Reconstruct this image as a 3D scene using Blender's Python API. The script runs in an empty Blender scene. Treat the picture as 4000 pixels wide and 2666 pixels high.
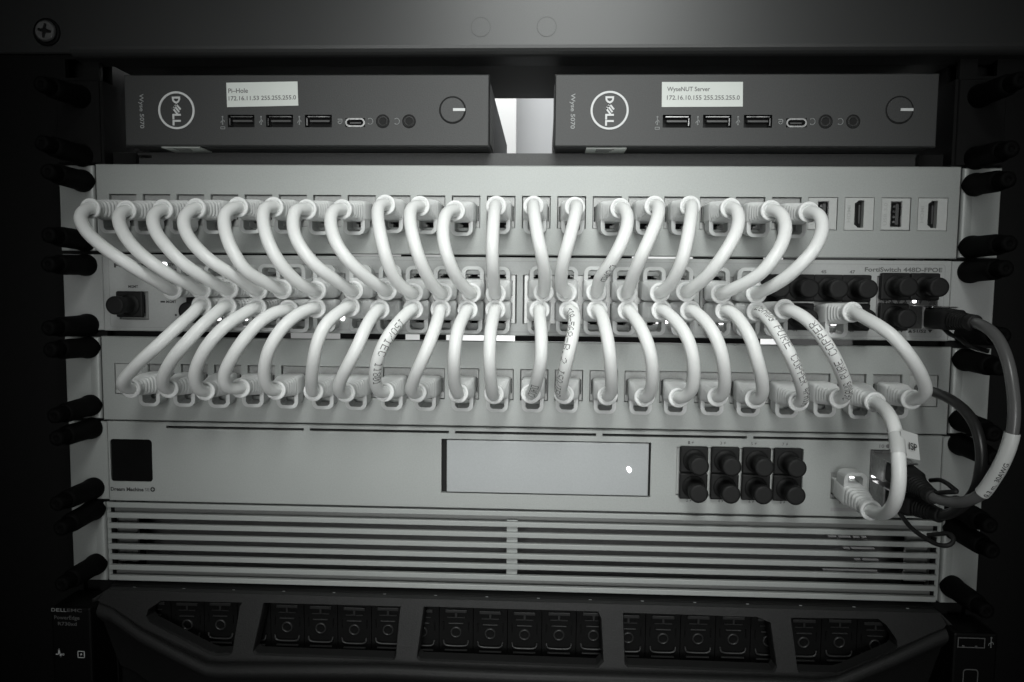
import bpy, bmesh, math, random, json
from mathutils import Vector, Matrix
from mathutils.geometry import tessellate_polygon
random.seed(7)
C = bpy.context.scene.collection
SC = bpy.context.scene
MM = 0.001                                   # every dimension below is in millimetres

# ------------------------------------------------------------------ camera
cam_d = bpy.data.cameras.new('camera'); cam = bpy.data.objects.new('camera', cam_d); C.objects.link(cam)
right = Vector((0.99905, 0.042487, 0.009693)); down = Vector((0.012914, -0.076198, -0.997009)); fwd = Vector((-0.041621, 0.996187, -0.076674))
m = Matrix((right, -down, -fwd)).transposed().to_4x4()
m.translation = Vector((13.93, -385.03, -59.17)) * MM
cam.matrix_world = m
cam_d.sensor_width = 36.0; cam_d.lens = 26.1; cam_d.clip_start = 0.01; cam_d.clip_end = 20
SC.camera = cam

# ------------------------------------------------------------------ world, lamps, exposure
w = bpy.data.worlds.new('World'); SC.world = w; w.use_nodes = True
bg = w.node_tree.nodes['Background']; bg.inputs[0].default_value = (0.95, 1.0, 0.97, 1); bg.inputs[1].default_value = 0.006

def lamp(name, kind, loc, target, power, **kw):
    d = bpy.data.lights.new(name, kind); d.energy = power
    for k, v in kw.items(): setattr(d, k, v)
    o = bpy.data.objects.new(name, d); C.objects.link(o)
    o.location = Vector(loc) * MM
    o.rotation_euler = (Vector(target) - Vector(loc)).to_track_quat('-Z', 'Y').to_euler()
    return o
lamp('ceiling_lamp', 'SPOT', (35, -430, 270), (8, 0, -80), 9.2, spot_size=math.radians(52), spot_blend=0.85, shadow_soft_size=0.11, color=(0.97, 1.0, 0.975))
lamp('front_fill', 'SPOT', (10, -640, -70), (8, 0, -85), 15.6, spot_size=math.radians(42), spot_blend=0.8, shadow_soft_size=0.26, color=(0.98, 1.0, 0.985))  # added frontal fill; narrow cone lets the sides fall dark
lamp('rear_fill', 'AREA', (-40, 420, 560), (-30, 640, 140), 6.2, size=0.3, color=(0.98, 1.0, 1.0))  # unseen light added to brighten the wall behind the rack
lamp('rear_fill_low', 'AREA', (60, 345, -235), (130, 560, -350), 3.0, size=0.03, color=(0.98, 1.0, 1.0))  # unseen light added for the bright slits and vent openings
SC.view_settings.view_transform = 'Standard'; SC.view_settings.look = 'None'; SC.view_settings.exposure = 0; SC.view_settings.gamma = 1
SC.cycles.use_denoising = True; SC.cycles.max_bounces = 8

# ------------------------------------------------------------------ materials
def mat(name, col, rough=0.5, metal=0.0, spec=0.5, grain=0.0, gscale=900, bump=0.0, sss=0.0, emit=0.0, vary=0.0, vscale=25, trans=0.0, coat=0.0, rvary=0.0):
    mt = bpy.data.materials.new(name); mt.use_nodes = True
    nt = mt.node_tree; b = nt.nodes['Principled BSDF']
    c = col if isinstance(col, tuple) else (col, col, col)
    b.inputs['Base Color'].default_value = (*c, 1); b.inputs['Roughness'].default_value = rough
    b.inputs['Metallic'].default_value = metal; b.inputs['Specular IOR Level'].default_value = spec
    b.inputs['Coat Weight'].default_value = coat
    if trans: b.inputs['Transmission Weight'].default_value = trans
    if sss:
        b.inputs['Subsurface Weight'].default_value = sss; b.inputs['Subsurface Radius'].default_value = (1, 1, 1); b.inputs['Subsurface Scale'].default_value = 0.0025
    if emit:
        b.inputs['Emission Color'].default_value = (*c, 1); b.inputs['Emission Strength'].default_value = emit
    if grain or bump or vary or rvary:
        tc = nt.nodes.new('ShaderNodeTexCoord')
        n = nt.nodes.new('ShaderNodeTexNoise'); n.inputs['Scale'].default_value = gscale; n.inputs['Detail'].default_value = 3
        nt.links.new(tc.outputs['Object'], n.inputs['Vector'])
        n2 = nt.nodes.new('ShaderNodeTexNoise'); n2.inputs['Scale'].default_value = vscale; n2.inputs['Detail'].default_value = 5
        nt.links.new(tc.outputs['Object'], n2.inputs['Vector'])
        def ramp(src, amp):
            r = nt.nodes.new('ShaderNodeMapRange'); r.inputs['From Min'].default_value = 0.25; r.inputs['From Max'].default_value = 0.75
            r.inputs['To Min'].default_value = 1 - amp; r.inputs['To Max'].default_value = 1 + amp
            nt.links.new(src.outputs['Fac'], r.inputs['Value']); return r
        if grain or vary:
            a, d = ramp(n, grain), ramp(n2, vary)
            mu = nt.nodes.new('ShaderNodeMath'); mu.operation = 'MULTIPLY'
            nt.links.new(a.outputs[0], mu.inputs[0]); nt.links.new(d.outputs[0], mu.inputs[1])
            vm = nt.nodes.new('ShaderNodeVectorMath'); vm.operation = 'SCALE'; vm.inputs[0].default_value = c
            nt.links.new(mu.outputs[0], vm.inputs['Scale']); nt.links.new(vm.outputs[0], b.inputs['Base Color'])
        if rvary:
            r = ramp(n2, rvary); mr = nt.nodes.new('ShaderNodeMath'); mr.operation = 'MULTIPLY'; mr.inputs[1].default_value = rough
            nt.links.new(r.outputs[0], mr.inputs[0]); nt.links.new(mr.outputs[0], b.inputs['Roughness'])
        if bump:
            bp = nt.nodes.new('ShaderNodeBump'); bp.inputs['Strength'].default_value = bump; bp.inputs['Distance'].default_value = 0.0002
            nt.links.new(n.outputs['Fac'], bp.inputs['Height']); nt.links.new(bp.outputs[0], b.inputs['Normal'])
    return mt
SILVER = mat('silver_paint', (0.365, 0.38, 0.37), 0.46, 0.2, 0.5, grain=0.07, gscale=1500, bump=0.12, vary=0.03, vscale=18, rvary=0.12)
SWITCHP = mat('light_grey_paint', (0.40, 0.41, 0.405), 0.5, 0.1, 0.5, grain=0.05, gscale=1300, bump=0.1, vary=0.03)
KEYST = mat('grey_die_cast', (0.34, 0.345, 0.34), 0.45, 0.35, 0.5, grain=0.10, gscale=1600, bump=0.25, vary=0.06, vscale=120)
BLANKP = mat('grey_blank_plastic', (0.40, 0.41, 0.40), 0.5, 0.1, 0.5, grain=0.05, gscale=1200)
WHITEK = mat('pale_keystone_plastic', (0.48, 0.49, 0.48), 0.45, 0, 0.5, grain=0.04, gscale=900)
HOUSE = mat('port_housing_metal', (0.38, 0.385, 0.38), 0.35, 0.6, 0.5, grain=0.06, gscale=1200)
INNER = mat('port_dark_plastic', (0.012, 0.012, 0.012), 0.6, 0, 0.2)
CORD = mat('white_cord_jacket', (0.86, 0.87, 0.86), 0.36, 0, 0.45, sss=0.04, grain=0.015, gscale=500, bump=0.05, vary=0.02, vscale=60)
BOOT = mat('milky_boot_plastic', (0.80, 0.81, 0.805), 0.42, 0, 0.4, sss=0.5, grain=0.02, gscale=500)
CLEAR = mat('clear_plug_plastic', (0.55, 0.56, 0.55), 0.2, 0, 0.5, sss=0.2)
BLACKP = mat('black_rubber', (0.010, 0.010, 0.010), 0.6, 0, 0.28, grain=0.15, gscale=900, bump=0.15)
STUDM = mat('black_nylon', (0.0025, 0.0025, 0.0025), 0.7, 0, 0.08, grain=0.2, gscale=700, bump=0.2)
POSTM = mat('black_rack_paint', (0.0035, 0.0035, 0.0035), 0.6, 0, 0.18, grain=0.2, gscale=900, bump=0.2)
TOPM = mat('dark_grey_powder_coat', (0.050, 0.051, 0.051), 0.36, 0.35, 0.5, grain=0.12, gscale=2500, bump=0.1, vary=0.06, vscale=15)
DARKM = mat('charcoal_textured_plastic', (0.036, 0.037, 0.037), 0.52, 0, 0.5, grain=0.2, gscale=1600, bump=0.3, vary=0.04, vscale=30)
SHELFM = mat('charcoal_shelf_paint', (0.040, 0.041, 0.041), 0.5, 0, 0.5, grain=0.2, gscale=1400, bump=0.3)
LOGO = mat('silver_print', (0.62, 0.63, 0.63), 0.4, 0.0, 0.5)
DIMPRINT = mat('grey_print', (0.30, 0.31, 0.31), 0.5)
FAINT = mat('faint_grey_print', (0.10, 0.10, 0.10), 0.5)
INK = mat('black_ink', (0.035, 0.035, 0.035), 0.6)
INKSOFT = mat('grey_ink', (0.12, 0.12, 0.12), 0.6)
PAPER = mat('white_label_paper', (0.66, 0.69, 0.66), 0.5, 0, 0.4, vary=0.03, vscale=40)
FLAG = mat('glossy_label_film', (0.62, 0.63, 0.62), 0.3, 0, 0.5)
CHROME = mat('bright_steel', (0.42, 0.42, 0.42), 0.28, 1.0, 0.5, rvary=0.3, vscale=150)
STEEL = mat('dull_steel', (0.36, 0.36, 0.36), 0.4, 0.8, 0.5, grain=0.2, gscale=600)
SCREEN = mat('black_glass_screen', (0.005, 0.005, 0.005), 0.25, 0, 0.3)
BEZ = mat('gunmetal_bezel_paint', (0.018, 0.018, 0.018), 0.48, 0.0, 0.22, grain=0.3, gscale=1500, bump=0.5)
CARR = mat('drive_carrier_plastic', (0.003, 0.003, 0.003), 0.5, 0, 0.15)
CARRL = mat('drive_latch_metal', (0.040, 0.040, 0.040), 0.4, 0.5, 0.5)
DACG = mat('grey_cable_jacket', (0.11, 0.11, 0.11), 0.3, 0, 0.5)
DACB = mat('black_cable_jacket', (0.022, 0.022, 0.022), 0.35, 0, 0.5)
LED_GLINT = mat('led_and_glint', (1, 1, 1), emit=6.0)
WALL = mat('pale_wall_paint', (0.42, 0.425, 0.43), 0.8, vary=0.12, vscale=3)
WHITEB = mat('white_board', (0.80, 0.80, 0.79), 0.6)

# ------------------------------------------------------------------ object helpers
ORG = {}
def link(o): C.objects.link(o); return o
def props(o, label=None, cat=None, group=None, kind=None):
    if label: o['label'] = label
    if cat: o['category'] = cat
    if group: o['group'] = group
    if kind: o['kind'] = kind
    return o
def thing(name, label, cat, loc=(0, 0, 0), group=None):
    o = bpy.data.objects.new(name, None); link(o); o.empty_display_size = 0.01
    o.location = Vector(loc) * MM; ORG[o] = Vector(loc)
    return props(o, label, cat, group)
def origin(o):
    while o is not None:
        if o in ORG: return ORG[o]
        o = o.parent
    return Vector((0, 0, 0))

class G:
    """collects faces of ONE object, in millimetres"""
    def __init__(s): s.v = []; s.f = []; s.sm = []; s.mi = []; s.m = 0
    def add(s, vs, fs, smooth=False):
        b = len(s.v); s.v += [tuple(p) for p in vs]
        for f in fs: s.f.append(tuple(b + i for i in f)); s.sm.append(smooth); s.mi.append(s.m)
        return s
    def box(s, x0, x1, y0, y1, z0, z1, bev=0.0):
        if bev <= 0:
            v = [(x, y, z) for x in (x0, x1) for y in (y0, y1) for z in (z0, z1)]
            return s.add(v, [(0, 1, 3, 2), (4, 6, 7, 5), (0, 4, 5, 1), (2, 3, 7, 6), (0, 2, 6, 4), (1, 5, 7, 3)])
        bm = bmesh.new(); bmesh.ops.create_cube(bm, size=1)
        for q in bm.verts: q.co = ((x0 + x1) / 2 + q.co.x * (x1 - x0), (y0 + y1) / 2 + q.co.y * (y1 - y0), (z0 + z1) / 2 + q.co.z * (z1 - z0))
        bmesh.ops.bevel(bm, geom=bm.edges[:], offset=bev, segments=2, affect='EDGES', profile=0.5)
        bm.verts.index_update(); s.add([q.co[:] for q in bm.verts], [[q.index for q in f.verts] for f in bm.faces]); bm.free(); return s
    def quad(s, *p): return s.add(p, [tuple(range(len(p)))])
    def rings(s, rs, cap0=True, cap1=True, smooth=True):
        n = len(rs[0]); v = [p for r in rs for p in r]; f = []
        for i in range(len(rs) - 1):
            for j in range(n):
                k = (j + 1) % n; f.append((i * n + j, i * n + k, (i + 1) * n + k, (i + 1) * n + j))
        s.add(v, f, smooth)
        if cap0: s.add(rs[0], [tuple(range(n - 1, -1, -1))])
        if cap1: s.add(rs[-1], [tuple(range(n))])
        return s
    def lathe(s, cx, cz, prof, seg=24, y=0.0, cap0=False, cap1=True, smooth=True):
        # profile (radius, height towards the viewer)
        return s.rings([[(cx + r * math.cos(2 * math.pi * j / seg), y - d, cz + r * math.sin(2 * math.pi * j / seg)) for j in range(seg)] for r, d in prof], cap0, cap1, smooth)
    def tube(s, pts, r, seg=10, cap=True, smooth=True):
        rs = []
        for i, (p, T, N, B) in enumerate(frames(pts)):
            rr = r[i] if isinstance(r, list) else r
            rs.append([p + N * (rr * math.cos(2 * math.pi * j / seg)) + B * (rr * math.sin(2 * math.pi * j / seg)) for j in range(seg)])
        return s.rings(rs, cap, cap, smooth)
    def poly(s, loops, yf, depth=0.0, yfun=None, side=True):
        # outline plus holes in (x, z), front face at yf, walls going back by depth
        vv = [[Vector((x, z, 0)) for x, z in lp] for lp in loops]; flat = [p for lp in loops for p in lp]
        Y = (lambda x, z: yfun(x, z)) if yfun else (lambda x, z: yf)
        s.add([(x, Y(x, z), z) for x, z in flat], tessellate_polygon(vv))
        if depth and side:
            for lp in loops:
                n = len(lp); s.add([(x, Y(x, z), z) for x, z in lp] + [(x, Y(x, z) + depth, z) for x, z in lp], [(i, (i + 1) % n, n + (i + 1) % n, n + i) for i in range(n)])
        return s
    def stroke(s, pts, wd, y, th=0.08):
        for (a, b), (c, d) in zip(pts[:-1], pts[1:]):
            L = math.hypot(c - a, d - b) or 1; nx, nz = -(d - b) / L * wd / 2, (c - a) / L * wd / 2; ex, ez = (c - a) / L * wd * .45, (d - b) / L * wd * .45
            s.poly([[(a - ex + nx, b - ez + nz), (c + ex + nx, d + ez + nz), (c + ex - nx, d + ez - nz), (a - ex - nx, b - ez - nz)]], y, th)
        return s
    def plate(s, x0, x1, z0, z1, yf, yb, holes=(), ch=0.4, hd=None):
        # a sheet with rectangular openings; outer edge chamfered by ch; opening walls hd deep
        xs = sorted({round(t, 3) for t in [x0, x0 + ch, x1 - ch, x1] + [h[i] for h in holes for i in (0, 1)]})
        zs = sorted({round(t, 3) for t in [z0, z0 + ch, z1 - ch, z1] + [h[i] for h in holes for i in (2, 3)]})
        def hole(x, z): return any(h[0] < x < h[1] and h[2] < z < h[3] for h in holes)
        Y = lambda x, z: yf + (ch if x in (xs[0], xs[-1]) or z in (zs[0], zs[-1]) else 0)
        idx = {}; V = []; F = []
        def vi(x, z, back=None):
            k = (x, z, back)
            if k not in idx: idx[k] = len(V); V.append((x, Y(x, z) if back is None else back, z))
            return idx[k]
        nx, nz = len(xs) - 1, len(zs) - 1
        sol = [[not hole((xs[i] + xs[i + 1]) / 2, (zs[j] + zs[j + 1]) / 2) for j in range(nz)] for i in range(nx)]
        hb = yf + (hd if hd else yb - yf)
        for i in range(nx):
            for j in range(nz):
                if not sol[i][j]: continue
                a, b, c, d = xs[i], xs[i + 1], zs[j], zs[j + 1]
                F.append((vi(a, c), vi(b, c), vi(b, d), vi(a, d)))
                for (di, dj, p, q) in ((-1, 0, (a, c), (a, d)), (1, 0, (b, d), (b, c)), (0, -1, (b, c), (a, c)), (0, 1, (a, d), (b, d))):
                    ii, jj = i + di, j + dj; out = not (0 <= ii < nx and 0 <= jj < nz)
                    if out or not sol[ii][jj]:
                        bk = yb if out else hb
                        F.append((vi(*p), vi(*q), vi(*q, bk), vi(*p, bk)))
        return s.add(V, F)
    def build(s, name, mats, parent=None, loc=None, label=None, cat=None, group=None, kind=None):
        o = bpy.data.objects.new(name, s.mesh(name, mats, origin(parent) if loc is None and parent is not None else Vector((0, 0, 0)))); link(o)
        if parent is not None: o.parent = parent
        if loc is not None: o.location = (Vector(loc) - (origin(parent) if parent is not None else Vector((0, 0, 0)))) * MM; ORG[o] = Vector(loc)
        return props(o, label, cat, group, kind)
    def mesh(s, name, mats, off=Vector((0, 0, 0))):
        me = bpy.data.meshes.new(name)
        me.from_pydata([(Vector(p) - off) * MM for p in s.v], [], s.f)
        for mt in (mats if isinstance(mats, (list, tuple)) else [mats]): me.materials.append(mt)
        me.polygons.foreach_set('use_smooth', s.sm); me.polygons.foreach_set('material_index', s.mi)
        bm = bmesh.new(); bm.from_mesh(me); bmesh.ops.recalc_face_normals(bm, faces=bm.faces); bm.to_mesh(me); bm.free()
        me.update(); return me

def frames(pts):
    P = [Vector(p) for p in pts]; out = []; N = None
    for i, p in enumerate(P):
        T = (P[min(i + 1, len(P) - 1)] - P[max(i - 1, 0)]).normalized()
        if N is None:
            N = T.cross(Vector((0, 0, 1)));  N = N if N.length > 0.1 else T.cross(Vector((1, 0, 0))); N.normalize()
        else: N = (N - T * N.dot(T)).normalized()
        out.append((p, T, N, T.cross(N)))
    return out
def spline(P, n=44, relax=2):
    P = [Vector(p) for p in P]; Q = [2 * P[0] - P[1]] + P + [2 * P[-1] - P[-2]]; out = []
    for i in range(len(P) - 1):
        a, b, c, d = Q[i:i + 4]
        for k in range(8):
            t = k / 8; out.append(0.5 * (2 * b + (c - a) * t + (2 * a - 5 * b + 4 * c - d) * t * t + (3 * b - a - 3 * c + d) * t ** 3))
    out.append(P[-1])
    L = [0]
    for a, b in zip(out, out[1:]): L.append(L[-1] + (b - a).length)
    R = []; j = 0
    for k in range(n):
        s = L[-1] * k / (n - 1)
        while j < len(L) - 2 and L[j + 1] < s: j += 1
        t = (s - L[j]) / max(1e-6, L[j + 1] - L[j]); R.append(out[j].lerp(out[j + 1], min(1, t)))
    for _ in range(relax):
        R = [R[0], R[1]] + [(R[i - 2] + 4 * R[i - 1] + 6 * R[i] + 4 * R[i + 1] + R[i + 2]) / 16 for i in range(2, n - 2)] + [R[-2], R[-1]]
    return R
def rrect(x0, x1, z0, z1, r, n=5):
    o = []
    for cx, cz, a in ((x1 - r, z1 - r, 0), (x0 + r, z1 - r, 90), (x0 + r, z0 + r, 180), (x1 - r, z0 + r, 270)):
        o += [(cx + r * math.cos(math.radians(a + 90 * k / n)), cz + r * math.sin(math.radians(a + 90 * k / n))) for k in range(n + 1)]
    return o
def circ(cx, cz, r, n=32): return [(cx + r * math.cos(2 * math.pi * k / n), cz + r * math.sin(2 * math.pi * k / n)) for k in range(n)]

TXT = {}
def glyphs(text, wt=0.012):
    key = (text, wt)
    if key not in TXT:
        cu = bpy.data.curves.new('t', 'FONT'); cu.body = text; cu.resolution_u = 3; cu.offset = wt
        o = bpy.data.objects.new('t', cu); me = bpy.data.meshes.new_from_object(o)
        v = [q.co[:] for q in me.vertices]; f = [tuple(q.vertices) for q in me.polygons]
        bpy.data.objects.remove(o); bpy.data.curves.remove(cu); bpy.data.meshes.remove(me)
        x0, x1 = min(q[0] for q in v), max(q[0] for q in v); z0, z1 = min(q[1] for q in v), max(q[1] for q in v)
        TXT[key] = ([((q[0] - x0) / (x1 - x0), (q[1] - z0) / (z1 - z0)) for q in v], f, (x1 - x0) / (z1 - z0))
    return TXT[key]
def text(t, x0, x1, z0, z1, y, m, parent, rot=0, name='lettering', skew=0.0, g=None, wt=0.012):
    # flat print filling the given box; rot 90 reads downwards, -90 reads upwards
    v, f, _ = glyphs(t, wt); P = []
    for a, b in v:
        u, q = (a, b) if rot == 0 else ((b, 1 - a) if rot == 90 else (1 - b, a))
        P.append((x0 + u * (x1 - x0), y, z0 + q * (z1 - z0) + skew * (u - .5)))
    gg = g or G(); gg.add(P, f)
    return None if g else gg.build(name, m, parent)

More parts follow.
